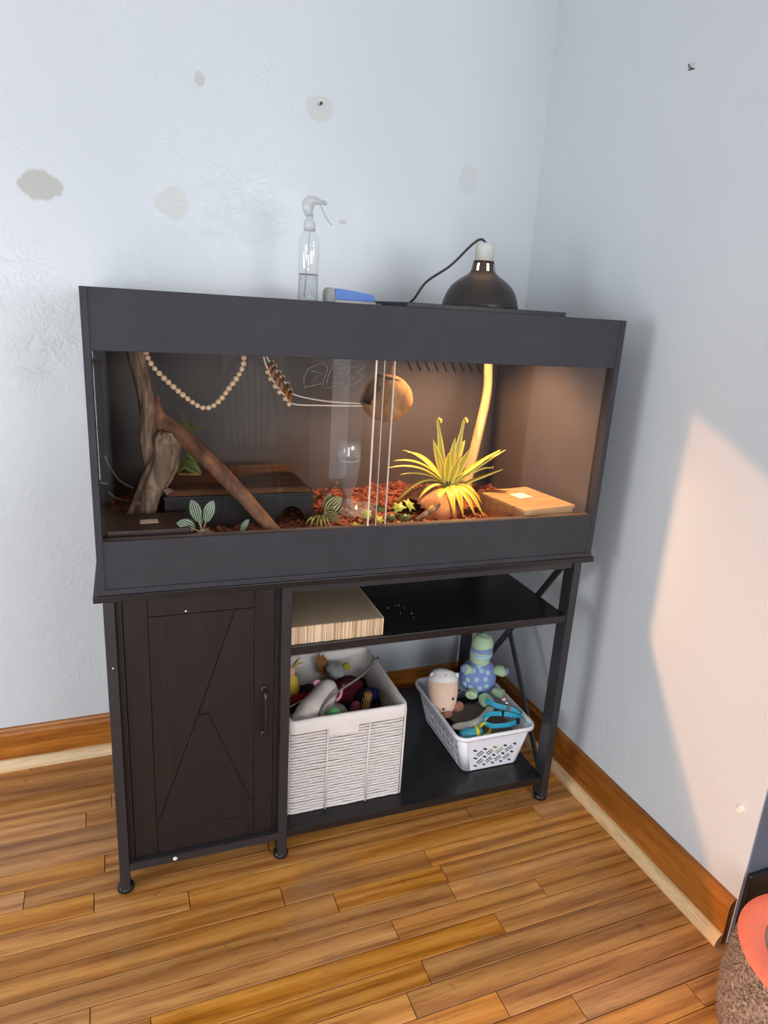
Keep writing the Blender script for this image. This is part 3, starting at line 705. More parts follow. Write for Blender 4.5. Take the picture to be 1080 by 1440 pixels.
# blue and grey tool with a thin blade
TX, TY = 0.58, 0.27
bt = thing('hand_scraper', 'blue and grey plastic hand scraper with thin blade on the tank', 'scraper', (TX, TY, ZT))
M['grey_plastic'] = plain('grey_plastic', srgb(150, 152, 152), 0.45, 0.05); M['blue_plastic'] = plain('blue_plastic', srgb(40, 112, 200), 0.38, 0.06)
bm = BM(); prism(bm, [(0.545, ZT + 0.007), (0.548, ZT + 0.030), (0.556, ZT + 0.0335), (0.60, ZT + 0.029), (0.642, ZT + 0.024), (0.651, ZT + 0.017), (0.6515, ZT + 0.007)], 'y', TY - 0.017, TY + 0.017)
bmesh.ops.bevel(bm, geom=bm.edges[:], offset=0.002, segments=2, affect='EDGES'); obj('body', bm, M['blue_plastic'], bt)
bm = BM(); prism(bm, [(0.527, ZT + 0.0006), (0.5265, ZT + 0.022), (0.529, ZT + 0.031), (0.534, ZT + 0.0345), (0.5475, ZT + 0.0345), (0.5478, ZT + 0.0006)], 'y', TY - 0.019, TY + 0.019)
bmesh.ops.bevel(bm, geom=bm.edges[:], offset=0.002, segments=2, affect='EDGES'); obj('head', bm, M['grey_plastic'], bt)
obj('base', bx(0.5482, 0.652, TY - 0.019, TY + 0.019, ZT + 0.0006, ZT + 0.0068, bev=0.001), plain('light_grey_plastic', srgb(186, 184, 182), 0.5, 0.05), bt)
bm = BM(); prism(bm, [(0.60, TY - 0.0), (0.652, TY - 0.028), (0.702, TY - 0.030), (0.704, TY + 0.03), (0.652, TY + 0.0)], 'z', ZT + 0.0001, ZT + 0.0005)
bm = BM(); prism(bm, [(0.6522, ZT + 0.0010), (0.6522, ZT + 0.0045), (0.704, ZT + 0.0040), (0.704, ZT + 0.0006), (0.66, ZT + 0.0006)], 'y', TY - 0.028, TY + 0.028); obj('blade', bm, plain('dull_steel', srgb(150, 150, 152), 0.5), bt)
#@@PART3
# ------------------------------------------------------------------ inside the tank
FZ = ZS + t                     # tank floor top
def sub_z(x, y):
    return 0.846 - 0.05 * max(0, (y - 0.10)) + 0.006 * noise.noise(Vector((x * 14, y * 14, 0.3))) + 0.003 * noise.noise(Vector((x * 45, y * 45, 1.3))) + 0.018 * math.exp(-((x - 0.83) ** 2 + (y - 0.50) ** 2) / 0.012) - 0.012 * math.exp(-((x - 0.09) ** 2 + (y - 0.08) ** 2) / 0.01)
def mat_husk():
    m = NT('coconut_husk'); n = m.noise(55, 4, 0.65)
    m.set(m.ramp(n, [(0.3, srgb(92, 46, 34)), (0.52, srgb(152, 84, 62)), (0.72, srgb(190, 122, 94))]), 0.8, spec=0.25)
    m.bump(m.noise(220, 2), 0.5, 0.002); return m.m
bm = BM(); nx, ny = 130, 60; x0_, x1_, y0_, y1_ = 0.0142, W_ - 0.0142, 0.030, D_ - t - 0.001
G = [[bm.verts.new((x0_ + (x1_ - x0_) * i / nx, y0_ + (y1_ - y0_) * j / ny, sub_z(x0_ + (x1_ - x0_) * i / nx, y0_ + (y1_ - y0_) * j / ny))) for j in range(ny + 1)] for i in range(nx + 1)]
for i in range(nx):
    for j in range(ny): bm.faces.new((G[i][j], G[i + 1][j], G[i + 1][j + 1], G[i][j + 1]))
be = [v for v in bm.verts if v.is_boundary]
r = bmesh.ops.extrude_edge_only(bm, edges=[e for e in bm.edges if e.is_boundary])
for v in [g for g in r['geom'] if isinstance(g, bmesh.types.BMVert)]: v.co.z = FZ + 0.001
rg = random.Random(11)
for i in range(3600):
    x, y = rg.uniform(0.02, W_ - 0.02), rg.uniform(0.036, D_ - t - 0.008)
    s = rg.uniform(0.002, 0.0052); L = s * rg.uniform(1.0, 3.0)
    z = sub_z(x, y) + rg.uniform(-0.001, 0.005)
    Mx = Matrix.Translation((x, y, z)) @ Matrix.Rotation(rg.uniform(0, 6.3), 4, 'Z') @ Matrix.Rotation(rg.uniform(-0.7, 0.7), 4, 'Y') @ Matrix.Rotation(rg.uniform(-0.7, 0.7), 4, 'X')
    box(bm, -L, L, -s, s, -s * 0.4, s * 0.4, mat=Mx)
su = obj('coconut_husk_bedding', bm, mat_husk()); su['kind'] = 'stuff'; base_at(su, (0.6, 0.3, FZ + 0.001))
tag(su, 'loose rusty red coconut husk bedding covering the tank floor', 'bedding')

# driftwood
M['drift'] = mat_bark('grey_driftwood', srgb(48, 36, 30), srgb(128, 104, 86), srgb(196, 170, 146), (60, 60, 7), 0.75, 1.0)
M['drift_red'] = mat_bark('reddish_branch', srgb(60, 40, 32), srgb(128, 88, 66), srgb(178, 128, 98), (22, 22, 9), 0.6, 0.6)
M['pale_branch'] = mat_bark('pale_branch', srgb(170, 132, 84), srgb(206, 168, 116), srgb(226, 196, 150), (40, 40, 4), 0.6, 0.3)
def gnarl(amp, fr, sd, groove=0):
    def f(tt, a, p):
        v = 1 + amp * noise.noise(Vector((math.cos(a) * fr, math.sin(a) * fr, tt * 3.5 + sd)))
        if groove: v -= groove * max(0, math.cos(3 * a + 2.5 * tt + sd)) ** 6
        return v
    return f
dw = thing('driftwood_log', 'thick grey driftwood trunk standing in the left end of the tank', 'driftwood', (0.105, 0.22, 0.84))
bm = BM(); tube(bm, smooth_path([(0.080, 0.225, 0.835), (0.095, 0.22, 0.885), (0.108, 0.215, 0.925), (0.130, 0.21, 0.965), (0.146, 0.215, 1.005), (0.152, 0.22, 1.045), (0.157, 0.223, 1.066)], 40), interp([0.036, 0.031, 0.028, 0.030, 0.035, 0.036, 0.026], 40), 28, rf=gnarl(0.28, 1.5, 0.7, 0.22))
obj('stump', bm, M['drift'], dw, True)
bm = BM(); tube(bm, smooth_path([(0.118, 0.235, 0.99), (0.112, 0.24, 1.05), (0.118, 0.245, 1.10), (0.108, 0.25, 1.165), (0.097, 0.255, 1.235), (0.098, 0.26, 1.30), (0.11, 0.265, 1.352)], 40), interp([0.020, 0.022, 0.021, 0.019, 0.020, 0.018, 0.014], 40), 22, rf=gnarl(0.3, 1.4, 4.7, 0.25))
obj('limb', bm, M['drift'], dw, True)
for (a, b, c) in (((0.145, 0.19, 0.935), (0.158, 0.18, 0.938), 0.006), ((0.128, 0.188, 0.86), (0.146, 0.178, 0.863), 0.005), ((0.085, 0.19, 0.91), (0.078, 0.182, 0.915), 0.004)):
    bm = BM(); tube(bm, smooth_path([a, tuple((q + w_) / 2 + 0.002 for q, w_ in zip(a, b)), b], 8), interp([c * 1.4, c, c * 0.8], 8), 10, rf=gnarl(0.3, 2, 1)); obj('knot', bm, M['drift'], dw, True)
lb = thing('leaning_branch', 'smooth reddish brown branch leaning down across the black hide', 'branch', (0.39, 0.06, 0.85))
bm = BM(); tube(bm, smooth_path([(0.128, 0.245, 1.096), (0.142, 0.238, 1.090), (0.165, 0.225, 1.075), (0.196, 0.205, 1.052), (0.250, 0.160, 1.001), (0.306, 0.120, 0.941), (0.352, 0.085, 0.890), (0.388, 0.062, 0.850)], 48), interp([0.010, 0.019, 0.021, 0.0195, 0.018, 0.0165, 0.015, 0.014], 48), 20, rf=gnarl(0.14, 1.2, 2.2))
obj('stem', bm, M['drift_red'], lb, True)
bm = BM(); tube(bm, smooth_path([(0.148, 0.235, 1.078), (0.138, 0.238, 1.105), (0.136, 0.241, 1.128), (0.138, 0.244, 1.148)], 20), interp([0.020, 0.015, 0.008, 0.002], 20), 16, rf=gnarl(0.15, 1.2, 5)); obj('spur', bm, M['drift_red'], lb, True)
bm = BM(); tube(bm, smooth_path([(1.075, 0.43, 1.36), (1.072, 0.42, 1.24), (1.078, 0.42, 1.15), (1.062, 0.415, 1.045), (1.040, 0.405, 0.945), (1.020, 0.39, 0.855), (1.012, 0.385, 0.83)], 40), interp([0.0125, 0.013, 0.0135, 0.0145, 0.016, 0.018, 0.018], 40), 18, rf=gnarl(0.12, 1.0, 9))
ub = obj('upright_branch', bm, M['pale_branch'], smooth=True); base_at(ub, (1.012, 0.385, 0.83)); tag(ub, 'pale curved upright branch behind the spiky plant under the lamp', 'branch')
M['twig'] = plain('pale_twig', srgb(120, 112, 102), 0.7)
for i, pts in enumerate(([(0.016, 0.30, 0.998), (0.024, 0.30, 0.975), (0.045, 0.30, 0.938), (0.075, 0.29, 0.92)], [(0.018, 0.29, 0.915), (0.035, 0.29, 0.898), (0.068, 0.28, 0.888)])):
    bm = BM(); tube(bm, smooth_path(pts, 16), interp([0.0045, 0.0018, 0.0016, 0.0035] if i == 0 else [0.0016, 0.0016, 0.0014], 16), 6)
    tag(base_at(obj('twig', bm, M['twig'], smooth=True), pts[-1]), ['thin pale twig, upper one beside the driftwood trunk', 'thin pale twig, lower one beside the driftwood trunk'][i], 'twig', 'twigs left of the trunk')
# hides
M['black_plastic'] = plain('black_plastic', srgb(40, 40, 43), 0.36, 0.08, 30, bump=0.15, bscale=300)
M['hide_wood'] = mat_bark('hide_bark_top', srgb(54, 34, 22), srgb(104, 70, 46), srgb(140, 100, 68), (6, 34, 20), 0.6, 0.6)
def arch_poly(x0, x1, z0, z1, ax, aw, ah, n=14, inset=0.0):
    """front outline with an arched doorway cut from the bottom edge"""
    p = [(x0, z0), (ax - aw, z0)]
    p += [(ax - aw * math.cos(PI * i / n), z0 + ah * 0.35 + ah * 0.65 * math.sin(PI * i / n)) for i in range(n + 1)]
    return p + [(ax + aw, z0), (x1, z0), (x1 - inset, z1), (x0 + inset, z1)]
hi = thing('reptile_hide', 'large black hide box with bark-effect top and arched doorway', 'reptile hide', (0.32, 0.32, 0.825))
HX0, HX1, HY0, HY1, HZ0, HZ1 = 0.142, 0.492, 0.188, 0.462, 0.822, 0.916
bm = BM(); prism(bm, arch_poly(HX0, HX1, HZ0, HZ1, 0.438, 0.036, 0.070), 'y', HY0, HY0 + 0.006); obj('front_wall', bm, M['black_plastic'], hi)
bm = BM(); pts_ = arch_poly(HX0, HX1, HZ0, HZ1, 0.438, 0.036, 0.070)[2:17]
tube(bm, [(a, HY0 - 0.001, b) for a, b in pts_], 0.0028, 6); obj('doorway_rim', bm, M['black_plastic'], hi, True)
obj('back_wall', bx(HX0, HX1, HY1 - 0.006, HY1, HZ0, HZ1), M['black_plastic'], hi)
obj('end_wall', bx(HX0, HX0 + 0.006, HY0 + 0.0065, HY1 - 0.0065, HZ0, HZ1), M['black_plastic'], hi)
obj('end_wall', bx(HX1 - 0.006, HX1, HY0 + 0.0065, HY1 - 0.0065, HZ0, HZ1), M['black_plastic'], hi)
obj('rim', bx(HX0 - 0.003, HX1 + 0.003, HY0 - 0.003, HY1 + 0.003, HZ1 + 0.0002, HZ1 + 0.006, bev=0.002), M['black_plastic'], hi)
bm = BM(); bx0 = box(bm, HX0 + 0.002, HX1 - 0.002, HY0 + 0.002, HY1 - 0.002, HZ1 + 0.0062, HZ1 + 0.017)
for v in bm.verts:
    if v.co.z > HZ1 + 0.01: v.co.x += 0.012 * (1 if v.co.x < 0.3 else -1); v.co.y += 0.012 * (1 if v.co.y < 0.3 else -1)
bmesh.ops.bevel(bm, geom=bm.edges[:], offset=0.003, segments=2, affect='EDGES'); obj('bark_top', bm, M['hide_wood'], hi)
M['sticker'] = plain('paper_sticker', srgb(228, 206, 182), 0.7, 0.06); M['sticker_o'] = plain('orange_sticker', srgb(232, 172, 120), 0.7, 0.06)
bm = BM(); box(bm, -0.028, 0.028, -0.010, 0.010, 0, 0.0012, mat=Matrix.Translation((0.212, 0.360, HZ1 + 0.0174)) @ Matrix.Rotation(-0.12, 4, 'Z')); obj('sticker', bm, M['sticker_o'], hi, label='orange paper sticker')
lw_ = thing('low_hide', 'low dark brown hide box with a white sticker in the front left corner', 'reptile hide', (0.10, 0.10, 0.82))
M['brown_plastic'] = plain('dark_brown_plastic', srgb(52, 40, 36), 0.45, 0.12, 20)
obj('body', bx(0.028, 0.178, 0.044, 0.150, 0.815, 0.884, bev=0.003), M['brown_plastic'], lw_)
obj('lid', bx(0.020, 0.186, 0.036, 0.158, 0.8845, 0.896, bev=0.003), M['brown_plastic'], lw_)
bm = BM(); box(bm, -0.0185, 0.0185, -0.0125, 0.0125, 0, 0.001, mat=Matrix.Translation((0.104, 0.094, 0.8962)) @ Matrix.Rotation(0.06, 4, 'Z')); obj('sticker', bm, M['sticker'], lw_, label='white paper sticker')
# wooden box hide under the lamp
wbx = thing('wooden_box_hide', 'small tan wooden box hide with round entrance under the heat lamp', 'reptile hide', (1.065, 0.13, 0.82))
M['pine'] = mat_bark('warm_plywood', srgb(150, 112, 76), srgb(180, 140, 98), srgb(198, 160, 116), (5, 60, 60), 0.6, 0.08)
MB_ = Matrix.Translation((1.068, 0.132, 0.822)) @ Matrix.Rotation(0.16, 4, 'Z')
def bb(*a, **k):
    bm = BM(); box(bm, *a, **k); bmesh.ops.transform(bm, matrix=MB_, verts=bm.verts); return bm
w2, d2, hh = 0.082, 0.094, 0.070
bm = BM(); prism(bm, arch_poly(-d2, d2, 0, hh, -0.052, 0.030, 0.050), 'x', -w2, -w2 + 0.006); bmesh.ops.transform(bm, matrix=MB_, verts=bm.verts); obj('entrance_wall', bm, M['pine'], wbx)
bm = BM(); tube(bm, [(-w2 - 0.001, a, b) for a, b in arch_poly(-d2, d2, 0, hh, -0.052, 0.030, 0.050)[2:17]], 0.0028, 6); bmesh.ops.transform(bm, matrix=MB_, verts=bm.verts); obj('entrance_rim', bm, M['black_plastic'], wbx, True)
obj('side_wall', bb(w2 - 0.006, w2, -d2, d2, 0, hh), M['pine'], wbx)
obj('end_wall', bb(-w2 + 0.0062, w2 - 0.0062, -d2, -d2 + 0.006, 0, hh), M['pine'], wbx)
obj('end_wall', bb(-w2 + 0.0062, w2 - 0.0062, d2 - 0.006, d2, 0, hh), M['pine'], wbx)
obj('roof', bb(-w2 - 0.004, w2 + 0.004, -d2 - 0.004, d2 + 0.004, hh + 0.0002, hh + 0.009, bev=0.0015), M['pine'], wbx)
obj('sticker', bb(-0.022, 0.022, 0.0, 0.042, hh + 0.0092, hh + 0.0102), plain('white_sticker', srgb(246, 240, 228), 0.6, 0.03), wbx, label='bright white paper sticker')
# half coconut shell
M['coco'] = mat_bark('coconut_shell', srgb(120, 72, 40), srgb(176, 118, 74), srgb(206, 152, 104), (30, 30, 12), 0.6, 0.4)
bm = BM(); ball(bm, (0, 0, 0), 1, 36, 24)
bmesh.ops.delete(bm, geom=[v for v in bm.verts if v.co.z < -0.05 or (Vector(v.co).normalized() - Vector((-0.86, -0.45, 0.25)).normalized()).length < 0.42], context='VERTS')
bmesh.ops.transform(bm, matrix=Matrix.Translation((0.826, 0.225, 0.836)) @ Matrix.Diagonal((0.092, 0.085, 0.078, 1)), verts=bm.verts)
bmesh.ops.recalc_face_normals(bm, faces=bm.faces); bmesh.ops.solidify(bm, geom=bm.faces[:], thickness=0.004)
hc = obj('half_coconut_hide', bm, M['coco'], smooth=True); tag(base_at(hc, (0.826, 0.225, 0.836)), 'brown half coconut shell hide beneath the spiky plant', 'reptile hide')
# hanging coconut
cc = thing('hanging_coconut', 'whole coconut hide hanging by a cord behind the glass doors', 'coconut hide', (0.690, 0.25, 1.09))
bm = BM(); ball(bm, (0, 0, 0), 1, 40, 28); hd2 = Vector((-0.93, -0.10, 0.40)).normalized()
bmesh.ops.delete(bm, geom=[v for v in bm.verts if (Vector(v.co).normalized() - hd2).length < 0.62], context='VERTS')
for v in bm.verts:
    q = 1 + 0.04 * noise.noise(v.co * 2.2); v.co = Vector((v.co.x * 0.0685 * q, v.co.y * 0.064 * q, v.co.z * 0.060 * q))
bmesh.ops.transform(bm, matrix=Matrix.Translation((0.694, 0.25, 1.148)), verts=bm.verts)
bmesh.ops.recalc_face_normals(bm, faces=bm.faces); bmesh.ops.solidify(bm, geom=bm.faces[:], thickness=0.005)
obj('shell', bm, mat_bark('fibrous_coconut', srgb(120, 84, 52), srgb(168, 124, 80), srgb(196, 152, 104), (50, 50, 20), 0.8, 0.35), cc, True)
bm = BM(); tube(bm, smooth_path([(0.705, 0.25, 1.206), (0.703, 0.25, 1.225), (0.708, 0.25, 1.245), (0.710, 0.25, 1.3605)], 14), interp([0.010, 0.006, 0.005, 0.005], 14), 10); obj('cord', bm, M['coco'], cc, True)
ring_ = [(0.698 + 0.036 * math.cos(a), 0.25 + 0.034 * math.sin(a), 1.199 - 0.008 * math.cos(a)) for a in [2 * PI * i / 24 for i in range(24)]]
bm = BM(); tube(bm, ring_, 0.0025, 6, closed=True); obj('lashing', bm, plain('dark_lashing', srgb(60, 42, 30), 0.8), cc, True)
# bead strand
M['bead'] = plain('natural_wood_bead', srgb(222, 190, 156), 0.5, 0.12, 90)
bs = thing('bead_strand', 'strand of round pale wooden beads hanging in a loop in the tank', 'bead strand', (0.235, 0.15, 1.12))
path = smooth_path([(0.110, 0.15, 1.275), (0.114, 0.15, 1.246), (0.125, 0.15, 1.222), (0.148, 0.15, 1.196), (0.180, 0.15, 1.166), (0.205, 0.15, 1.146), (0.224, 0.15, 1.135), (0.243, 0.15, 1.136), (0.262, 0.15, 1.150), (0.282, 0.15, 1.176), (0.303, 0.15, 1.205), (0.314, 0.15, 1.228), (0.316, 0.15, 1.248), (0.316, 0.15, 1.275)], 400)
bm = BM(); tube(bm, path[::5], 0.0012, 6); obj('string', bm, M['sticker'], bs, True)
acc = 0; last = path[0]; bead_me = None; k = 0
for q in path[1:]:
    acc += (q - last).length; last = q
    if acc >= 0.0122:
        acc = 0
        if bead_me is None:
            bm = BM(); ball(bm, (0, 0, 0), (0.0064, 0.0064, 0.0060), 14, 9); bead_me = new_mesh('bead', bm, M['bead'], True)
        o = bpy.data.objects.new('bead', bead_me); COL.objects.link(o); o.parent = bs; o.location = q - bs.location; s = rg.uniform(0.92, 1.06); o.scale = (s, s, s); o.rotation_euler = (rg.uniform(0, 3), rg.uniform(0, 3), 0)
for xx in (0.110, 0.316):
    bm = BM(); tube(bm, [(xx, 0.15, 1.272), (xx, 0.15, 1.3605)], 0.0014, 6); obj('string', bm, M['sticker'], bs, True)
# rope ladder
rl = thing('rope_ladder', 'little rope ladder with brown wooden rungs slung to the hanging coconut', 'rope ladder', (0.42, 0.2, 1.13))
M['rope'] = plain('white_cotton_cord', srgb(232, 222, 206), 0.8, 0.05, 200, bump=0.3, bscale=700); M['rung'] = plain('brown_rung', srgb(178, 112, 68), 0.5, 0.15)
A = smooth_path([(0.362, 0.185, 1.3605), (0.366, 0.19, 1.255), (0.378, 0.195, 1.215), (0.395, 0.2, 1.185), (0.418, 0.2, 1.158), (0.440, 0.205, 1.137), (0.520, 0.225, 1.131), (0.632, 0.245, 1.128)], 60)
B = smooth_path([(0.372, 0.215, 1.3605), (0.380, 0.225, 1.252), (0.392, 0.230, 1.228), (0.410, 0.235, 1.205), (0.430, 0.235, 1.180), (0.450, 0.24, 1.155), (0.530, 0.245, 1.139), (0.632, 0.255, 1.132)], 60)
for P_ in (A, B):
    bm = BM(); tube(bm, P_, 0.0018, 7); obj('rope', bm, M['rope'], rl, True)
for i in range(6):
    j = 17 + int(i * 4.6); a, b = A[j], B[j]; d = (b - a).normalized()
    bm = BM(); tube(bm, [a - d * 0.006, b + d * 0.006], 0.0048, 12); rr_ = obj('rung', bm, M['rung'], rl, True)
    for e_ in (a - d * 0.008, b + d * 0.008):
        bm = BM(); ball(bm, e_, 0.0058, 10, 7); obj('end_bead', bm, M['bead'], rr_, True)
# water dispenser
wd = thing('water_dispenser', 'clear upturned water bottle on a clear dish base in the tank', 'water bottle', (0.600, 0.25, 0.840))
wc = (0.600, 0.25, 0.0)
M['disp'] = mat_glass('dispenser_glass', (0.99, 0.99, 0.985, 1), 0.11, 0.04, 0.26)
bm = BM(); lathe(bm, [(0.012, 0.868), (0.0125, 0.893), (0.017, 0.905), (0.022, 0.930), (0.0275, 0.955), (0.031, 0.985), (0.0315, 1.010), (0.030, 1.030), (0.0265, 1.039), (0.016, 1.0405), (0.001, 1.0395)], wc, 28, cap0=False, cap1=False); obj('bottle', bm, M['disp'], wd, True)
bm = BM(); lathe(bm, [(0.0115, 0.870), (0.012, 0.893), (0.0165, 0.906), (0.0215, 0.931), (0.027, 0.956), (0.0303, 0.984), (0.0302, 0.990), (0.001, 0.990)], wc, 28, cap1=False); obj('water', bm, M['water'], wd, True)
bm = BM(); lathe(bm, [(0.001, 0.8415), (0.030, 0.8415), (0.031, 0.849), (0.026, 0.851), (0.017, 0.855), (0.0165, 0.870), (0.020, 0.873), (0.020, 0.8785), (0.016, 0.880), (0.016, 0.888)], wc, 24, cap0=False, cap1=False); obj('neck_base', bm, M['disp'], wd, True)
bm = BM(); lathe(bm, [(0.0305, 0.9885), (0.0307, 0.9905), (0.026, 0.9908)], wc, 28, cap0=False, cap1=False); obj('waterline', bm, mat_frost('pale_waterline', srgb(225, 220, 214), 0.7), wd, True)
bm = BM(); dc = (0.640, 0.235, 0)
lathe(bm, [(0.001, 0.842), (0.034, 0.842), (0.040, 0.868), (0.0385, 0.868), (0.033, 0.845), (0.001, 0.8445)], dc, 28, cap0=False, cap1=False); obj('dish', bm, M['disp'], wd, True)

# ---- plants
M['spider'] = mat_leaf('variegated_blade', srgb(178, 168, 40), srgb(236, 216, 110))
M['striped'] = mat_leaf('watermelon_leaf', srgb(30, 66, 38), srgb(204, 216, 192), veins=9.0)
M['striped_y'] = mat_leaf('yellowing_striped_leaf', srgb(70, 72, 26), srgb(232, 214, 150), veins=9.0)
M['ivy'] = mat_leaf('ivy_leaf', srgb(150, 166, 62), srgb(186, 192, 90)); M['ivy_dark'] = mat_leaf('dark_ivy_leaf', srgb(60, 82, 44), srgb(96, 112, 60))
M['dull_leaf'] = mat_leaf('dull_green_leaf', srgb(78, 92, 36), srgb(110, 122, 50)); M['stemg'] = plain('pale_stem', srgb(176, 158, 128), 0.6)
PC = Vector((0.888, 0.250, 0.905))
spd = thing('spiky_plant', 'large spiky yellow-green artificial plant under the heat lamp', 'plant', PC)
def arc(c, tip, lift, n=12):
    c, tip = Vector(c), Vector(tip); ctrl = (c + tip) / 2 + Vector((0, 0, lift))
    return [(1 - u) ** 2 * c + 2 * u * (1 - u) * ctrl + u * u * tip for u in [i / (n - 1) for i in range(n)]]
def wprof(w, n=12, p=0.9):
    return [w * (0.45 + 0.55 * math.sin(min(1, u * 2.2) * PI / 2)) * (1 - max(0, (u - 0.55) / 0.45) ** 1.6) + 0.0004 for u in [i / (n - 1) for i in range(n)]]
TIPS = [((0.843, 0.25, 1.089), 0.01, 0.013, 1), ((0.918, 0.245, 1.090), -0.01, 0.014, 1), ((0.834, 0.25, 1.041), -0.005, 0.016, 0), ((0.706, 0.205, 0.993), 0.06, 0.019, 0), ((0.672, 0.16, 0.985), 0.06, 0.015, 0),
        ((0.738, 0.23, 0.950), 0.04, 0.014, 0), ((0.718, 0.22, 0.868), 0.085, 0.012, 0), ((1.040, 0.215, 1.016), 0.02, 0.020, 0), ((1.006, 0.21, 1.012), 0.02, 0.026, 1), ((1.034, 0.21, 0.962), 0.01, 0.018, 0),
        ((0.995, 0.215, 0.968), 0.035, 0.020, 1), ((0.892, 0.235, 1.048), -0.005, 0.017, 0), ((0.905, 0.22, 1.002), 0.0, 0.018, 0), ((0.932, 0.215, 1.022), 0.0, 0.017, 0), ((0.845, 0.16, 0.860), 0.05, 0.016, 0), ((0.858, 0.135, 0.862), 0.06, 0.018, 0),
        ((0.888, 0.140, 0.855), 0.07, 0.018, 0), ((0.924, 0.140, 0.852), 0.08, 0.018, 0), ((0.950, 0.142, 0.850), 0.085, 0.019, 0), ((0.790, 0.15, 0.868), 0.05, 0.022, 0), ((0.775, 0.18, 0.898), 0.055, 0.014, 0),
        ((0.965, 0.18, 0.872), 0.075, 0.017, 0), ((0.97, 0.33, 0.955), 0.05, 0.017, 0), ((0.80, 0.34, 0.985), 0.06, 0.017, 0), ((0.90, 0.36, 1.00), 0.05, 0.017, 0), ((0.76, 0.28, 1.005), 0.05, 0.015, 0), ((0.935, 0.26, 1.035), 0.02, 0.016, 0), ((0.87, 0.22, 1.01), 0.02, 0.015, 0)]
for i, (tp, lift, w_, curl) in enumerate(TIPS):
    d = (Vector(tp) - PC); hd3 = Vector((d.x, d.y, 0)); side = Vector((-hd3.y, hd3.x, 0)).normalized() if hd3.length > 0.03 else Vector((0.9, -0.4, 0)).normalized()
    if abs(d.z) > 1.2 * hd3.length: side = Vector((0.92, -0.36, 0))
    pts = arc(PC + Vector((rg.uniform(-0.006, 0.006), rg.uniform(-0.006, 0.006), rg.uniform(-0.008, 0.004))), tp, lift, 14)
    w_ *= 1.3; ws_ = wprof(w_, 14)
    if curl:
        e = pts[-1]; dd = (pts[-1] - pts[-2]).normalized(); pts += [e + dd * 0.006 + Vector((0.003, -0.004, 0.004)), e + Vector((0.006, -0.009, 0.004)), e + Vector((0.005, -0.010, -0.004))]
        ws_ = ws_[:-3] + [w_ * 0.5, w_ * 0.45, w_ * 0.4, w_ * 0.4, w_ * 0.35, w_ * 0.2]
    bm = BM(); blade(bm, pts, ws_, side, 0.35, 0.0010); obj('leaf', bm, M['spider'], spd, True)
bm = BM(); tube(bm, [(PC.x, PC.y, PC.z - 0.010), (PC.x, PC.y, PC.z + 0.02)], [0.010, 0.012], 10); obj('crown', bm, M['dull_leaf'], spd, True)
def ovate(c, tip, w_, side, lift=0.01, n=12):
    pts = arc(c, tip, lift, n); ws_ = [w_ * math.sin(PI * min(1, (u * 0.93 + 0.05)) ** 0.8) ** 0.85 + 0.0006 for u in [i / (n - 1) for i in range(n)]]
    d_ = Vector(tip) - Vector(c); side = d_.cross(Vector((-0.15, -0.9, 0.38))) + Vector(side) * 0.15 * d_.length
    bm = BM(); blade(bm, pts, ws_, side, 0.3, 0.0009); return bm
pa = thing('striped_leaf_plant', 'small plant with green and white striped leaves in the front left', 'plant', (0.208, 0.06, 0.852))
root = (0.212, 0.062, 0.875)
for tip, w_, mt in (((0.190, 0.058, 0.952), 0.026, 'striped'), ((0.236, 0.056, 0.948), 0.026, 'striped'), ((0.158, 0.046, 0.904), 0.028, 'striped'), ((0.224, 0.040, 0.874), 0.020, 'striped_y'), ((0.205, 0.075, 0.925), 0.014, 'striped')):
    r_ = Vector(root); d = Vector(tip) - r_; st_ = r_ + d * 0.35
    bm = BM(); tube(bm, [r_, st_ + Vector((0, 0, 0.002))], 0.0012, 6); obj('stalk', bm, M['stemg'], pa, True)
    obj('leaf', ovate(st_, tip, w_, (0.75, 0.1, -0.65 * (1 if d.x < 0 else -1)) if abs(d.x) > abs(d.z) * 0.4 else (1, 0.1, 0)), M[mt], pa, True)
bm = BM(); tube(bm, smooth_path([(0.195, 0.06, 0.858), (0.212, 0.06, 0.880), (0.222, 0.055, 0.878), (0.252, 0.05, 0.872)], 12), [0.006] * 4 + [0.004] * 4 + [0.003] * 4, 8); obj('stem', bm, M['stemg'], pa, True)
sl_ = obj('fallen_leaf', ovate((0.296, 0.058, 0.872), (0.312, 0.052, 0.902), 0.014, (0.8, 0, -0.5)), M['striped'], smooth=True); tag(base_at(sl_, (0.296, 0.058, 0.872)), 'single upright striped leaf before the leaning branch', 'leaf')
pb = thing('striped_leaf_plant', 'cream and olive striped leaf plant beside the upturned water bottle', 'plant', (0.52, 0.15, 0.845))
root = Vector((0.512, 0.15, 0.872))
for tip, w_ in (((0.552, 0.140, 0.918), 0.040), ((0.541, 0.125, 0.864), 0.030), ((0.530, 0.16, 0.925), 0.026), ((0.558, 0.135, 0.892), 0.026)):
    obj('leaf', ovate(root + (Vector(tip) - root) * 0.12, tip, w_, (0.55, 0.2, -0.8), 0.012), M['striped_y'], pb, True)
bm = BM(); tube(bm, smooth_path([(0.500, 0.15, 0.846), (0.508, 0.15, 0.868), (0.516, 0.15, 0.884)], 8), 0.003, 7); obj('stem', bm, M['stemg'], pb, True)
gt = thing('grass_tuft', 'drooping dull green grass tuft at the right end of the black hide', 'plant', (0.492, 0.13, 0.848))
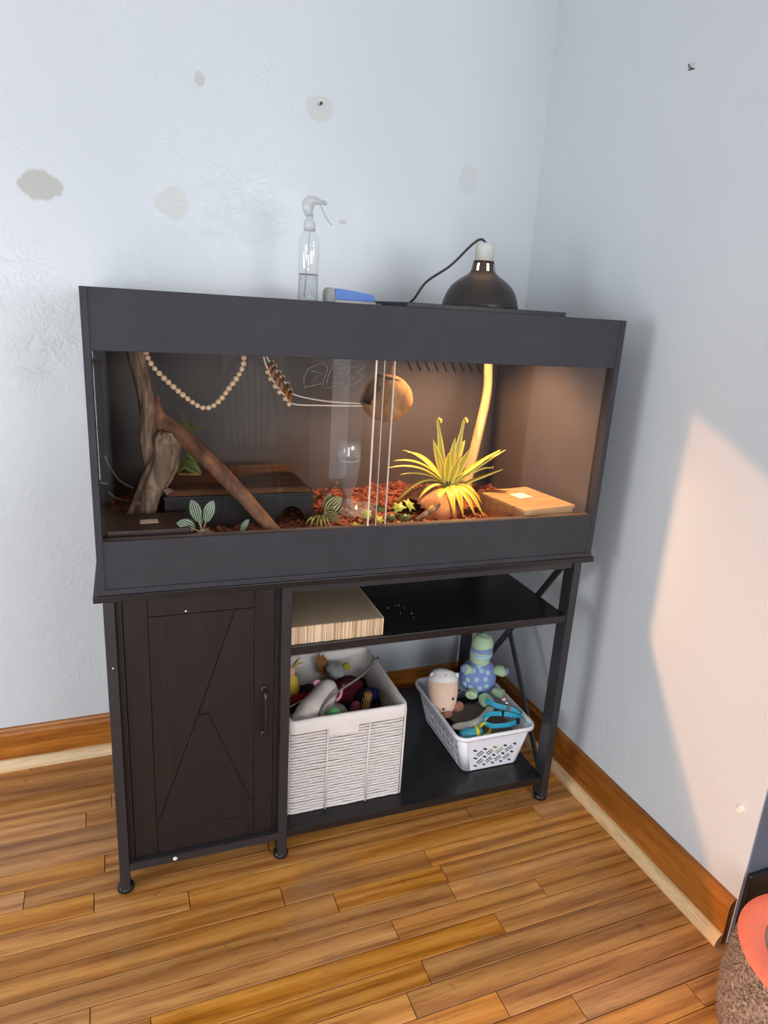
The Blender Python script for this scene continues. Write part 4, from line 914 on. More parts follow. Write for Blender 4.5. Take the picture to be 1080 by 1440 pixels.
for tip, lf in (((0.455, 0.07, 0.866), 0.03), ((0.470, 0.065, 0.862), 0.035), ((0.482, 0.06, 0.862), 0.03), ((0.495, 0.065, 0.862), 0.035), ((0.448, 0.085, 0.872), 0.02), ((0.508, 0.075, 0.860), 0.03), ((0.475, 0.075, 0.880), 0.02)):
    bm = BM(); blade(bm, arc((0.495 + rg.uniform(-0.004, 0.004), 0.135, 0.875), tip, lf, 10), wprof(0.006, 10), (0.8, 0.5, 0), 0.3, 0.0008); obj('leaf', bm, M['dull_leaf'], gt, True)
def ivy_leaf(c, size, n_, up):
    """five-lobed leaf, two skins with a rim"""
    n_ = Vector(n_).normalized(); u = Vector(up); u = (u - n_ * u.dot(n_)).normalized(); s = u.cross(n_)
    lob = [(0, 1.0), (0.20, 0.45), (0.75, 0.62), (0.48, 0.12), (0.80, -0.35), (0.25, -0.28), (0, -0.45), (-0.25, -0.28), (-0.80, -0.35), (-0.48, 0.12), (-0.75, 0.62), (-0.20, 0.45)]
    bm = BM(); ls = bm.verts.layers.float.new('stripe'); C = Vector(c); tops = []; bots = []
    for q in (1, -1):
        ctr = bm.verts.new(C + n_ * q * 0.0005); ring = []
        for a, b in lob:
            v = bm.verts.new(C + s * a * size + u * b * size + n_ * (q * 0.0005 - 0.16 * size * (a * a + b * b))); v[ls] = 1.0; ring.append(v)
        for i in range(12):
            f = (ctr, ring[i], ring[(i + 1) % 12]); bm.faces.new(f if q > 0 else f[::-1])
        (tops if q > 0 else bots).extend(ring)
    for i in range(12): bm.faces.new((tops[(i + 1) % 12], tops[i], bots[i], bots[(i + 1) % 12]))
    return bm
iv = thing('ivy_sprig', 'trailing yellow-green ivy sprig on the bedding before the glass door edges', 'plant', (0.66, 0.13, 0.85))
for c, s_, n_, up, mt in (((0.694, 0.115, 0.894), 0.024, (-0.2, -0.6, 0.7), (-0.4, 0, 1), 'ivy'), ((0.722, 0.12, 0.900), 0.024, (0.3, -0.6, 0.7), (0.9, 0, 0.5), 'ivy'), ((0.706, 0.10, 0.874), 0.020, (0, -0.8, 0.5), (0.1, 0, -1), 'ivy_dark'),
                      ((0.615, 0.12, 0.880), 0.021, (0, -0.6, 0.8), (-1, 0, 0.6), 'ivy'), ((0.640, 0.115, 0.868), 0.020, (0, -0.5, 0.8), (0.8, -0.4, 0.1), 'ivy'), ((0.655, 0.15, 0.884), 0.022, (0.1, -0.6, 0.8), (0.7, 0.2, 0.6), 'ivy_dark'), ((0.690, 0.09, 0.858), 0.014, (0.6, -0.6, 0.5), (0, 0, 1), 'ivy'), ((0.715, 0.09, 0.856), 0.018, (0, -0.7, 0.7), (1, 0, 0), 'ivy'),
                      ((0.575, 0.09, 0.860), 0.018, (0.1, -0.6, 0.8), (-0.6, 0.2, 0.6), 'ivy'), ((0.672, 0.10, 0.872), 0.016, (0.1, -0.9, 0.4), (-0.1, 0, 1), 'ivy_dark')):
    obj('leaf', ivy_leaf(c, s_, n_, up), M[mt], iv, True)
bm = BM(); tube(bm, smooth_path([(0.570, 0.10, 0.856), (0.62, 0.125, 0.866), (0.66, 0.13, 0.868), (0.70, 0.13, 0.872), (0.74, 0.12, 0.868)], 20), 0.002, 6); obj('vine', bm, M['dull_leaf'], iv, True)
bm = BM(); tube(bm, smooth_path([(0.735, 0.10, 0.862), (0.765, 0.11, 0.876), (0.795, 0.12, 0.886), (0.808, 0.12, 0.899)], 16), interp([0.007, 0.0075, 0.006, 0.004], 16), 10, rf=gnarl(0.2, 1.4, 3))
tag(base_at(obj('driftwood_stick', bm, M['drift'], smooth=True), (0.735, 0.10, 0.86)), 'short grey driftwood stick lying before the coconut shell', 'stick')
bgp = thing('background_vine', 'sparse green vine leaves behind the leaning branch', 'plant', (0.21, 0.34, 0.93))
bm = BM(); tube(bm, smooth_path([(0.205, 0.34, 0.938), (0.208, 0.34, 1.0), (0.212, 0.335, 1.06)], 14), 0.0018, 6); obj('stem', bm, M['dull_leaf'], bgp, True)
for tip, w_, r_ in (((0.196, 0.33, 1.098), 0.008, (0.208, 0.335, 1.04)), ((0.222, 0.33, 1.085), 0.008, (0.210, 0.335, 1.04)), ((0.245, 0.33, 1.060), 0.007, (0.212, 0.335, 1.05)), ((0.226, 0.31, 0.975), 0.026, (0.206, 0.33, 1.01)), ((0.236, 0.31, 0.945), 0.028, (0.195, 0.33, 0.972)), ((0.178, 0.31, 0.95), 0.02, (0.2, 0.33, 0.97))):
    obj('leaf', ovate(r_, tip, w_, (0.7, 0.3, 0.6), 0.006), M['dull_leaf'], bgp, True)
bm = BM(); tube(bm, smooth_path([(0.545, 0.40, 0.835), (0.575, 0.36, 0.872), (0.60, 0.34, 0.905)], 10), interp([0.006, 0.005, 0.003], 10), 8, rf=gnarl(0.2, 1.4, 6)); tag(base_at(obj('driftwood_stick', bm, M['drift'], smooth=True), (0.545, 0.40, 0.835)), 'thin driftwood stick leaning between the black hide and water bottle', 'stick')
#@@PART4
# ------------------------------------------------------------------ upper shelf
cs = thing('scratcher', 'corrugated cardboard cat scratching pad on the upper shelf', 'cat scratcher', (0.52, 0.13, ZU))
def mat_corr(name):
    m = NT(name); w = m.wave(95, band='X', dist=0.3); w2 = m.wave(55, m.mapping((1, 1, 1)), dist=2.5, band='Y', dscale=3.0); n = m.noise(6, 2)
    f = m.math('MULTIPLY', w, m.math('ADD', 0.35, m.math('MULTIPLY', w2, 0.65)))
    m.set(m.ramp(f, [(0.05, srgb(120, 102, 84)), (0.5, srgb(190, 168, 142)), (0.95, srgb(222, 202, 176))]), 0.9, spec=0.1); m.bump(f, 0.4, 0.001); return m.m
M['corr'] = mat_corr('corrugated_top'); M['kraft'] = [plain('kraft_%d' % i, c, 0.85, 0.06) for i, c in enumerate((srgb(206, 178, 146), srgb(222, 196, 164), srgb(184, 154, 122)))]
obj('core', bx(0.4035, 0.632, 0.0215, 0.238, ZU + 0.0003, ZU + 0.0445), M['corr'], cs)
x = 0.403
while x < 0.6325:
    w_ = rg.choice((0.0024, 0.0034, 0.0048)); dy = rg.uniform(0, 0.0016)
    obj('cardboard_layer', bx(x, min(x + w_ * rg.uniform(0.72, 0.92), 0.6335), 0.0172 + dy, 0.0214, ZU + 0.0003, ZU + 0.0445 - rg.uniform(0, 0.0008)), M['kraft'][rg.randrange(3)], cs)
    x += w_
obj('cardboard_layer', bx(0.6322, 0.6345, 0.0216, 0.2378, ZU + 0.0003, ZU + 0.0446), M['kraft'][1], cs)
bm = BM()
for (x, y) in ((0.70, 0.16), (0.725, 0.17), (0.742, 0.15), (0.735, 0.17), (0.72, 0.12), (0.75, 0.115), (0.745, 0.09), (0.715, 0.06)):
    s = rg.uniform(0.0005, 0.0011); box(bm, -s, s, -s, s, 0, s, mat=Matrix.Translation((x, y, ZU + 0.0002)) @ Matrix.Rotation(rg.uniform(0, 3), 4, 'Z'))
cr = obj('crumbs', bm, M['cap_white']); cr['kind'] = 'stuff'; tag(base_at(cr, (0.72, 0.13, ZU)), 'a few white crumbs scattered on the upper shelf', 'crumbs')

# ------------------------------------------------------------------ lower shelf: woven basket with cat toys
BX0, BX1, BY0, BY1, BZ1 = 0.4105, 0.733, 0.056, 0.390, 0.368
wbk = thing('woven_basket', 'square white woven rope basket with fabric liner on the bottom shelf', 'basket', (0.572, 0.22, ZB))
M['paperrope'] = plain('white_paper_rope', srgb(226, 220, 218), 0.75, 0.10, 120, bump=0.6, bscale=900, bdist=0.002)
M['liner'] = mat_fabric('white_cotton_liner', srgb(226, 220, 216), 500, 0.05, 0.3)
def rrect(x0, x1, y0, y1, r, z, n=5):
    out = []
    for cx_, cy_, a0 in ((x1 - r, y1 - r, 0), (x0 + r, y1 - r, PI / 2), (x0 + r, y0 + r, PI), (x1 - r, y0 + r, 1.5 * PI)):
        for i in range(n): a = a0 + PI / 2 * i / (n - 1); out.append((cx_ + r * math.cos(a), cy_ + r * math.sin(a), z))
    return out
def dense(loop, step=0.018):
    out = []
    for a, b in zip(loop, loop[1:] + loop[:1]):
        a, b = Vector(a), Vector(b); n = max(1, int((b - a).length / step))
        out += [a + (b - a) * i / n for i in range(n)]
    return out
bm = BM(); rows = 29; zb0 = ZB + 0.0050; dzr = (BZ1 - 0.040 - zb0) / (rows - 1)
for k in range(rows):
    L = dense(rrect(BX0 + 0.005, BX1 - 0.005, BY0 + 0.005, BY1 - 0.005, 0.010, zb0 + k * dzr, 4))
    L = [q + Vector((0.0008 * noise.noise(q * 40 + Vector((k, 0, 0))), 0.0016 * noise.noise(q * 40 + Vector((0, k, 9))), 0.0008 * noise.noise(q * 60 + Vector((0, k * 3, 0))))) for q in L]
    tube(bm, L, 0.0034 if k else 0.0042, 6, closed=True)
wv = obj('woven_rope', bm, M['paperrope'], wbk, True); wv['kind'] = 'stuff'
for (x, y) in ((BX0 + 0.105, BY0), (BX0 + 0.218, BY0), (BX1 - 0.003, BY0 + 0.004), (BX0 + 0.003, BY0 + 0.004), (BX1, BY0 + 0.11), (BX1, BY0 + 0.22), (BX0, BY0 + 0.11), (BX0, BY0 + 0.22), (BX0 + 0.105, BY1), (BX0 + 0.218, BY1)):
    bm = BM(); tube(bm, [(x, y, ZB + 0.002), (x, y, BZ1 - 0.034)], 0.0026, 8); obj('stake', bm, M['paperrope'], wbk, True)
# liner: walls inside, cuff folded over the rim
def shell_wall(L0, L1, mat, name, par):
    bm = BM(); n = len(L0)
    A = [bm.verts.new(p) for p in L0]; B = [bm.verts.new(p) for p in L1]
    for i in range(n): bm.faces.new((A[i], A[(i + 1) % n], B[(i + 1) % n], B[i]))
    return bm
i_ = 0.0115
bm = BM(); loops = [rrect(BX0 - 0.0015, BX1 + 0.0015, BY0 - 0.0035, BY1 + 0.0015, 0.010, BZ1 - 0.036), rrect(BX0 - 0.0025, BX1 + 0.0025, BY0 - 0.0045, BY1 + 0.0025, 0.011, BZ1 - 0.018), rrect(BX0 - 0.001, BX1 + 0.001, BY0 - 0.003, BY1 + 0.001, 0.011, BZ1 - 0.003), rrect(BX0 + 0.004, BX1 - 0.004, BY0 + 0.003, BY1 - 0.004, 0.010, BZ1),
         rrect(BX0 + 0.010, BX1 - 0.010, BY0 + 0.009, BY1 - 0.010, 0.009, BZ1 - 0.003), rrect(BX0 + i_, BX1 - i_, BY0 + i_, BY1 - i_, 0.008, BZ1 - 0.04), rrect(BX0 + i_, BX1 - i_, BY0 + i_, BY1 - i_, 0.008, ZB + 0.05), rrect(BX0 + i_ + 0.002, BX1 - i_ - 0.002, BY0 + i_ + 0.002, BY1 - i_ - 0.002, 0.008, ZB + 0.008)]
loops = [dense(l, 0.02) for l in loops]; nmin = len(loops[0])
def resample(L, n):
    L = [Vector(p) for p in L]; d = [0]
    for a, b in zip(L, L[1:] + L[:1]): d.append(d[-1] + (b - a).length)
    out = []; j = 0; LL = L + [L[0]]
    for i in range(n):
        s = d[-1] * i / n
        while d[j + 1] < s: j += 1
        u = (s - d[j]) / max(1e-9, d[j + 1] - d[j]); out.append(LL[j] + (LL[j + 1] - LL[j]) * u)
    return out
loops = [resample(l, 88) for l in loops]
rings = []
for li, l in enumerate(loops):
    rings.append([bm.verts.new(p + Vector((0.0015 * noise.noise(p * 22), 0.0012 * noise.noise(p * 22 + Vector((5, 0, 0))), 0.0012 * noise.noise(p * 15 + Vector((0, 0, li)))))) for p in l])
for A, B in zip(rings, rings[1:]):
    for k in range(88): bm.faces.new((A[k], A[(k + 1) % 88], B[(k + 1) % 88], B[k]))
bm.faces.new(rings[-1])
bmesh.ops.recalc_face_normals(bm, faces=bm.faces)
obj('liner', bm, M['liner'], wbk, True)
obj('handle_gap', bx(0.518, 0.598, BY0 - 0.0035, BY0 + 0.003, BZ1 - 0.058, BZ1 - 0.030, bev=0.002), M['liner'], wbk)

def plush(name, c, var=0.08): return plain(name, c, 0.9, var, 60, bump=0.4, bscale=400, spec=0.15, bdist=0.002)
TZ = 0.285   # top of the heap of toys in the basket
# heap filler toys, each a toy of its own
M['mouse'] = plush('white_plush', srgb(226, 216, 208), 0.05); M['pink'] = plush('pink_felt', srgb(232, 152, 176))
def body_tube(ctrl, rad, n=24, seg=18, squash=None):
    bm = BM(); tube(bm, smooth_path(ctrl, n), interp(rad, n), seg, squash=squash); return bm
mo = thing('plush_mouse', 'white plush toy mouse with pink ear and tail in the basket', 'cat toy', (0.50, 0.16, TZ))
obj('body', body_tube([(0.446, 0.090, 0.322), (0.455, 0.100, 0.326), (0.490, 0.135, 0.332), (0.525, 0.170, 0.340), (0.556, 0.205, 0.352), (0.570, 0.222, 0.350)], [0.008, 0.030, 0.040, 0.037, 0.031, 0.010], 30, 20), M['mouse'], mo, True)
bm = BM(); ball(bm, (0.530, 0.216, 0.366), (0.015, 0.006, 0.012), 12, 8, Matrix.Rotation(0.5, 3, 'Y')); obj('ear', bm, M['pink'], mo, True)
bm = BM(); tube(bm, smooth_path([(0.566, 0.160, 0.340), (0.576, 0.158, 0.352), (0.585, 0.17, 0.366), (0.594, 0.185, 0.372), (0.602, 0.187, 0.366)], 14), interp([0.005, 0.004, 0.003, 0.002], 14), 8); obj('tail', bm, M['pink'], mo, True)
bm = BM(); ball(bm, (0.573, 0.206, 0.356), 0.003, 8, 6); obj('eye', bm, M['cord'], mo, True)
M['yellow'] = plush('yellow_plush', srgb(232, 204, 84)); M['lime'] = plush('lime_felt', srgb(190, 216, 48))
yc = thing('plush_chick', 'yellow plush chick toy with feather tuft at the basket left side', 'cat toy', (0.472, 0.29, TZ))
obj('body', body_tube([(0.469, 0.285, 0.290), (0.471, 0.286, 0.302), (0.472, 0.288, 0.325), (0.471, 0.29, 0.350), (0.469, 0.29, 0.362)], [0.010, 0.022, 0.024, 0.018, 0.006], 20, 16), M['yellow'], yc, True)
bm = BM(); ball(bm, (0.468, 0.288, 0.372), (0.014, 0.012, 0.015), 14, 10); obj('head', bm, plush('peach_plush', srgb(238, 178, 150)), yc, True)
for i, tp in enumerate(((0.492, 0.28, 0.405), (0.508, 0.275, 0.400), (0.500, 0.29, 0.412))):
    bm = BM(); blade(bm, arc((0.471, 0.288, 0.382), tp, 0.014, 10), wprof(0.006, 10), (0, 1, 0.2), 0.2, 0.0006); obj('feather', bm, M['yellow'], yc, True)
bm = BM(); ball(bm, (0.467, 0.265, 0.297), (0.016, 0.014, 0.011), 12, 8); tag(base_at(obj('felt_ball', bm, M['lime'], smooth=True), (0.467, 0.265, 0.286)), 'lime yellow felt ball below the plush chick', 'cat toy')
def lump(name, ctrl, rad, mat, label, cat='cat toy', squash=None):
    bm = body_tube(ctrl, rad, 20, 14, squash); o = obj(name, bm, mat, smooth=True); base_at(o, (ctrl[0][0], ctrl[0][1], min(c[2] for c in ctrl) - max(rad) * 0.9)); return tag(o, label, cat)
lump('plush_sack', [(0.590, 0.205, 0.30), (0.60, 0.22, 0.305), (0.63, 0.26, 0.312), (0.66, 0.285, 0.312), (0.668, 0.292, 0.31)], [0.008, 0.030, 0.036, 0.028, 0.006], plush('burgundy_plush', srgb(92, 30, 42)), 'burgundy plush toy lying in the middle of the woven basket', squash=(0.7, 1.15))
lump('plush_fish', [(0.640, 0.185, 0.302), (0.650, 0.19, 0.307), (0.672, 0.20, 0.315), (0.695, 0.21, 0.318), (0.708, 0.215, 0.320)], [0.006, 0.022, 0.027, 0.018, 0.004], plush('navy_plush', srgb(40, 40, 84)), 'navy blue plush toy near the right side of the woven basket', squash=(0.7, 1.1))
ft = thing('feather_toy', 'brown feather toy standing against the back of the woven basket', 'cat toy', (0.57, 0.34, TZ))
for tp, w_ in (((0.566, 0.352, 0.386), 0.018), ((0.580, 0.350, 0.380), 0.020), ((0.590, 0.352, 0.366), 0.018), ((0.557, 0.35, 0.372), 0.014)):
    bm = BM(); blade(bm, arc((0.582, 0.335, 0.315), tp, 0.008, 10), [w_ * math.sin(PI * (0.12 + 0.86 * u) ** 0.9) + 0.0006 for u in [i / 9 for i in range(10)]], (0.9, -0.3, 0), 0.15, 0.0008); obj('feather', bm, plush('brown_feather', srgb(142, 96, 58)), ft, True)
lump('crinkle_ball', [(0.605, 0.325, 0.318), (0.607, 0.325, 0.325), (0.612, 0.322, 0.338), (0.616, 0.32, 0.350), (0.617, 0.32, 0.356)], [0.008, 0.026, 0.032, 0.024, 0.006], plain('silver_crinkle', srgb(168, 172, 176), 0.3, 0.25, 60, bump=0.8, bscale=90, bdist=0.004), 'crinkled silver grey foil ball behind the plush mouse')
bm = BM(); ball(bm, (0.645, 0.325, 0.343), 0.0125, 14, 10); tag(base_at(obj('felt_ball', bm, plush('olive_felt', srgb(180, 164, 60)), smooth=True), (0.645, 0.325, 0.331)), 'small olive yellow pompom at the back of the woven basket', 'cat toy')
sb_ = thing('spring_ball', 'clear ball with a green fuzzy core at the front of the basket', 'cat toy', (0.548, 0.098, 0.29))
bm = BM(); ball(bm, (0.548, 0.100, 0.334), 0.034, 24, 16); obj('shell', bm, mat_frost('translucent_shell', srgb(196, 192, 186), 0.25), sb_, True)
bm = BM(); ball(bm, (0.540, 0.093, 0.345), (0.018, 0.016, 0.016), 18, 12)
for v in bm.verts: v.co += (v.co - Vector((0.540, 0.093, 0.345))) * 0.35 * noise.noise(v.co * 260)
obj('core', bm, plush('green_fuzz', srgb(30, 200, 84)), sb_)
bm = BM(); tube(bm, smooth_path([(0.490, 0.076, 0.330), (0.506, 0.10, 0.352), (0.53, 0.125, 0.366), (0.58, 0.16, 0.374), (0.64, 0.20, 0.376), (0.690, 0.25, 0.374), (0.722, 0.295, 0.373), (0.735, 0.30, 0.374), (0.730, 0.285, 0.374)], 50), 0.0034, 8)
tag(base_at(obj('braided_string_toy', bm, plush('grey_cord', srgb(128, 124, 122)), smooth=True), (0.49, 0.076, 0.33)), 'grey braided toy cord draped across the basket and over its rim', 'cord')
lump('striped_stick', [(0.640, 0.140, 0.296), (0.643, 0.145, 0.302), (0.652, 0.155, 0.325), (0.660, 0.165, 0.345), (0.661, 0.166, 0.349)], [0.006, 0.013, 0.013, 0.012, 0.005], None, 'brown and yellow striped toy at the front right of the basket')
def mat_stripes(name, a, b, sc):
    m = NT(name); m.set(m.ramp(m.wave(sc, band='X'), [(0.45, a), (0.55, b)]), 0.8); return m.m
bpy.data.objects['striped_stick'].data.materials.clear(); bpy.data.objects['striped_stick'].data.materials.append(mat_stripes('amber_stripes', srgb(64, 40, 26), srgb(190, 140, 60), 55))
lump('plush_tube', [(0.600, 0.115, 0.300), (0.602, 0.118, 0.306), (0.610, 0.13, 0.322), (0.616, 0.14, 0.338), (0.617, 0.142, 0.343)], [0.006, 0.012, 0.013, 0.012, 0.004], plush('mauve_plush', srgb(120, 62, 84)), 'mauve plush tube between the clear ball and striped toy')
lump('felt_toy', [(0.462, 0.245, 0.296), (0.468, 0.245, 0.300), (0.492, 0.24, 0.308), (0.512, 0.235, 0.314), (0.518, 0.235, 0.315)], [0.005, 0.017, 0.020, 0.016, 0.004], plush('red_plush', srgb(160, 44, 52)), 'red felt toy beside the plush chick')
lump('felt_toy', [(0.440, 0.205, 0.290), (0.446, 0.205, 0.296), (0.466, 0.20, 0.302), (0.486, 0.20, 0.305), (0.492, 0.20, 0.305)], [0.005, 0.018, 0.022, 0.018, 0.004], plush('charcoal_plush', srgb(44, 42, 46)), 'dark charcoal felt toy at the basket left side')
lump('felt_toy', [(0.432, 0.098, 0.298), (0.435, 0.106, 0.304), (0.440, 0.13, 0.314), (0.440, 0.155, 0.316), (0.440, 0.162, 0.316)], [0.004, 0.009, 0.011, 0.010, 0.003], plush('grey_green_plush', srgb(104, 112, 104)), 'grey green felt toy in the front left corner of the basket')
bm = BM(); tube(bm, [(0.430, 0.16, 0.338), (0.50, 0.20, 0.340)], 0.0015, 6); tag(base_at(obj('toy_wand', bm, M['rope'], smooth=True), (0.43, 0.16, 0.336)), 'thin white wand stick lying left of the plush mouse', 'cat toy')
# bottom of the heap
bm = BM(); n = 26; hz = lambda x, y: 0.268 + 0.03 * noise.noise(Vector((x * 30, y * 30, 2)))
G = [[bm.verts.new((0.426 + (0.718 - 0.426) * i / n, 0.072 + (0.374 - 0.072) * j / n, hz(i / n * 0.3, j / n * 0.3))) for j in range(n + 1)] for i in range(n + 1)]
for i in range(n):
    for j in range(n): bm.faces.new((G[i][j], G[i + 1][j], G[i + 1][j + 1], G[i][j + 1]))
r = bmesh.ops.extrude_edge_only(bm, edges=[e for e in bm.edges if e.is_boundary])
for v in [g for g in r['geom'] if isinstance(g, bmesh.types.BMVert)]: v.co.z = ZB + 0.012
hp = obj('toy_heap', bm, plush('dark_mixed_plush', srgb(60, 46, 52), 0.4), smooth=True); hp['kind'] = 'stuff'; tag(base_at(hp, (0.572, 0.22, ZB + 0.012)), 'dark jumble of toys filling the lower part of the woven basket', 'toys')

# ------------------------------------------------------------------ lower shelf: white plastic basket
M['white_plastic'] = plain('white_plastic', srgb(232, 236, 244), 0.35, 0.03)
pk = thing('plastic_basket', 'white plastic basket with herringbone cut-outs on the bottom shelf', 'basket', (1.035, 0.235, ZB))
b0 = (0.942, 1.130, 0.090, 0.378); b1 = (0.912, 1.150, 0.072, 0.394); zb_, zt_ = ZB + 0.003, 0.207
def corner_loop(f, r=0.022, n=6):
    x0, x1, y0, y1 = [b0[i] + (b1[i] - b0[i]) * f for i in range(4)]; return rrect(x0, x1, y0, y1, r, zb_ + (zt_ - zb_) * f, n)
def side_panel(side):
    """flat trapezoid wall with slanted slots cut through, in the (u, f) plane"""
    def P(u, f):
        x0, x1, y0, y1 = [b0[i] + (b1[i] - b0[i]) * f for i in range(4)]; r = 0.022; z = zb_ + (zt_ - zb_) * f
        if side in 'fb': return Vector((x0 + r + (x1 - x0 - 2 * r) * u, y0 if side == 'f' else y1, z))
        return Vector((x0 if side == 'l' else x1, y0 + r + (y1 - y0 - 2 * r) * u, z))
    Wm = (0.160 if side in 'fb' else 0.262); Hm = zt_ - zb_
    V = [Vector((0, 0)), Vector((Wm, 0)), Vector((Wm, Hm)), Vector((0, Hm))]; F = [[0, 1, 2, 3]]
    g = 0.0300
    nu, nv = int((Wm - 0.02) / g) , int((Hm - 0.034) / g)
    ou, ov = (Wm - nu * g) / 2, 0.015
    for a in range(-1, nu * 2 + 1):
        for b in range(-1, nv * 2 + 1):
            cu, cv = ou + (a * 0.5 + 0.5) * g, ov + (b * 0.5 + 0.5) * g
            if (a + b) % 2: continue
            if not (ou <= cu <= Wm - ou and ov <= cv <= ov + nv * g): continue
            kind_ = (a % 2)
            ang = math.radians(38) if kind_ == 0 else math.radians(-30)
            bars = [(-0.0042, 0.0112, 0.0026), (0.0042, 0.0112, 0.0026)] if kind_ == 0 else [(0, 0.0066, 0.0032)]
            ca, sa = math.cos(ang), math.sin(ang)
            for off, hl, hw in bars:
                base = len(V)
                for sx, sy in ((-1, -1), (1, -1), (1, 1), (-1, 1)):
                    lx_, ly_ = sx * hl, off + sy * hw; V.append(Vector((cu + lx_ * ca - ly_ * sa, cv + lx_ * sa + ly_ * ca)))
                F.append([base, base + 1, base + 2, base + 3])
    vo, eo, fo, ov_, oe_, of_ = delaunay_2d_cdt(V, [], F, 1, 1e-6)
    bm = BM(); vv = [bm.verts.new(P(p.x / Wm, p.y / Hm)) for p in vo]
    for f, src in zip(fo, of_):
        if src and max(src) > 0: continue
        try: bm.faces.new([vv[i] for i in f])
        except ValueError: pass
    bmesh.ops.delete(bm, geom=[v for v in bm.verts if not v.link_faces], context='VERTS')
    bmesh.ops.recalc_face_normals(bm, faces=bm.faces); bmesh.ops.solidify(bm, geom=bm.faces[:], thickness=0.0011)
    return bm
for s_ in 'fblr': obj('lattice_wall', side_panel(s_), M['white_plastic'], pk)
for i in range(4):
    bm = BM(); L0, L1 = corner_loop(0), corner_loop(1); seg = range(i * 6, i * 6 + 6)
    A = [bm.verts.new(L0[k]) for k in seg]; B = [bm.verts.new(L1[k]) for k in seg]
    for a in range(5): bm.faces.new((A[a], A[a + 1], B[a + 1], B[a]))
    bmesh.ops.recalc_face_normals(bm, faces=bm.faces); bmesh.ops.solidify(bm, geom=bm.faces[:], thickness=0.002); obj('corner', bm, M['white_plastic'], pk, True)
bm = BM(); L = [Vector(p) for p in corner_loop(0)]
A = [bm.verts.new(p) for p in L]; bm.faces.new(A); B = [bm.verts.new(p + Vector((0, 0, 0.003))) for p in L]; bm.faces.new(B[::-1])
for k in range(len(L)): bm.faces.new((A[k], B[k], B[(k + 1) % len(L)], A[(k + 1) % len(L)]))
obj('base', bm, M['white_plastic'], pk)
bm = BM(); prof = [(-0.001, 0.0), (0.0, 0.006), (0.002, 0.010), (0.006, 0.0125), (0.010, 0.012), (0.0115, 0.008), (0.011, 0.000), (0.0095, 0.000), (0.0095, 0.007), (0.006, 0.0095), (0.003, 0.007), (0.0015, 0.0)]
rings = []
for o_, h_ in prof: rings.append([bm.verts.new(p) for p in rrect(b1[0] - o_, b1[1] + o_, b1[2] - o_, b1[3] + o_, 0.022 + o_, zt_ + h_, 7)])
for A, B in zip(rings, rings[1:] + rings[:1]):
    n = len(A)
    for k in range(n): bm.faces.new((A[k], A[(k + 1) % n], B[(k + 1) % n], B[k]))
bmesh.ops.recalc_face_normals(bm, faces=bm.faces); obj('rim', bm, M['white_plastic'], pk, True)

# toys in it
def q3(c, r, mat, name, par, rot=None, seg=20, label=None):
    bm = BM(); ball(bm, c, r, seg, int(seg * 0.65), rot); return obj(name, bm, mat, par, True, label)
M['tgreen'] = plush('sage_plush', srgb(178, 204, 170), 0.05); M['tblue'] = plush('periwinkle_plush', srgb(128, 146, 204), 0.05); M['tlight'] = plush('pale_blue_plush', srgb(166, 200, 220), 0.05)
tu = thing('plush_turtle', 'sage green plush turtle with dotted periwinkle shell standing in the white basket', 'plush toy', (1.10, 0.31, 0.20))
tc = Vector((1.082, 0.302, 0.264)); tr_ = Vector((0.061, 0.052, 0.062))
q3(tc, tr_, M['tblue'], 'shell', tu, None, 28)
vdir = Vector((-0.50, -0.83, 0.22)).normalized()     # the side that faces the room
rt = vdir.cross(Vector((0, 0, 1))).normalized(); upv = rt.cross(vdir)
for a, b in ((0, 0), (-0.55, 0.05), (0.52, -0.1), (-0.25, 0.55), (0.28, 0.5), (-0.28, -0.55), (0.3, -0.55), (-0.75, -0.45), (-0.05, 0.9), (0.72, 0.35), (-0.72, 0.5), (0.0, -0.95), (0.85, -0.5)):
    d = (vdir + rt * a + upv * b).normalized(); pp = tc + Vector((d.x * tr_.x, d.y * tr_.y, d.z * tr_.z))
    q3(pp, (0.0098, 0.0098, 0.0040), M['tlight'], 'spot', tu, rot_to(d), 14)
obj('head', body_tube([(1.082, 0.302, 0.310), (1.083, 0.303, 0.330), (1.086, 0.304, 0.355), (1.090, 0.306, 0.380), (1.094, 0.308, 0.398), (1.095, 0.308, 0.407)], [0.030, 0.033, 0.033, 0.035, 0.026, 0.007], 26, 20), M['tgreen'], tu, True)
for z0, w_, mt in ((0.362, 0.0075, 'tblue'), (0.342, 0.0080, 'tlight')):
    bm = BM(); pts = [(1.0868 + 0.0342 * math.cos(a), 0.3045 + 0.0342 * math.sin(a), z0 + 0.004 * math.cos(a)) for a in [2 * PI * i / 28 for i in range(28)]]; tube(bm, pts, w_, 8, closed=True, squash=(1.0, 0.22)); obj('scarf_band', bm, M[mt], tu, True)
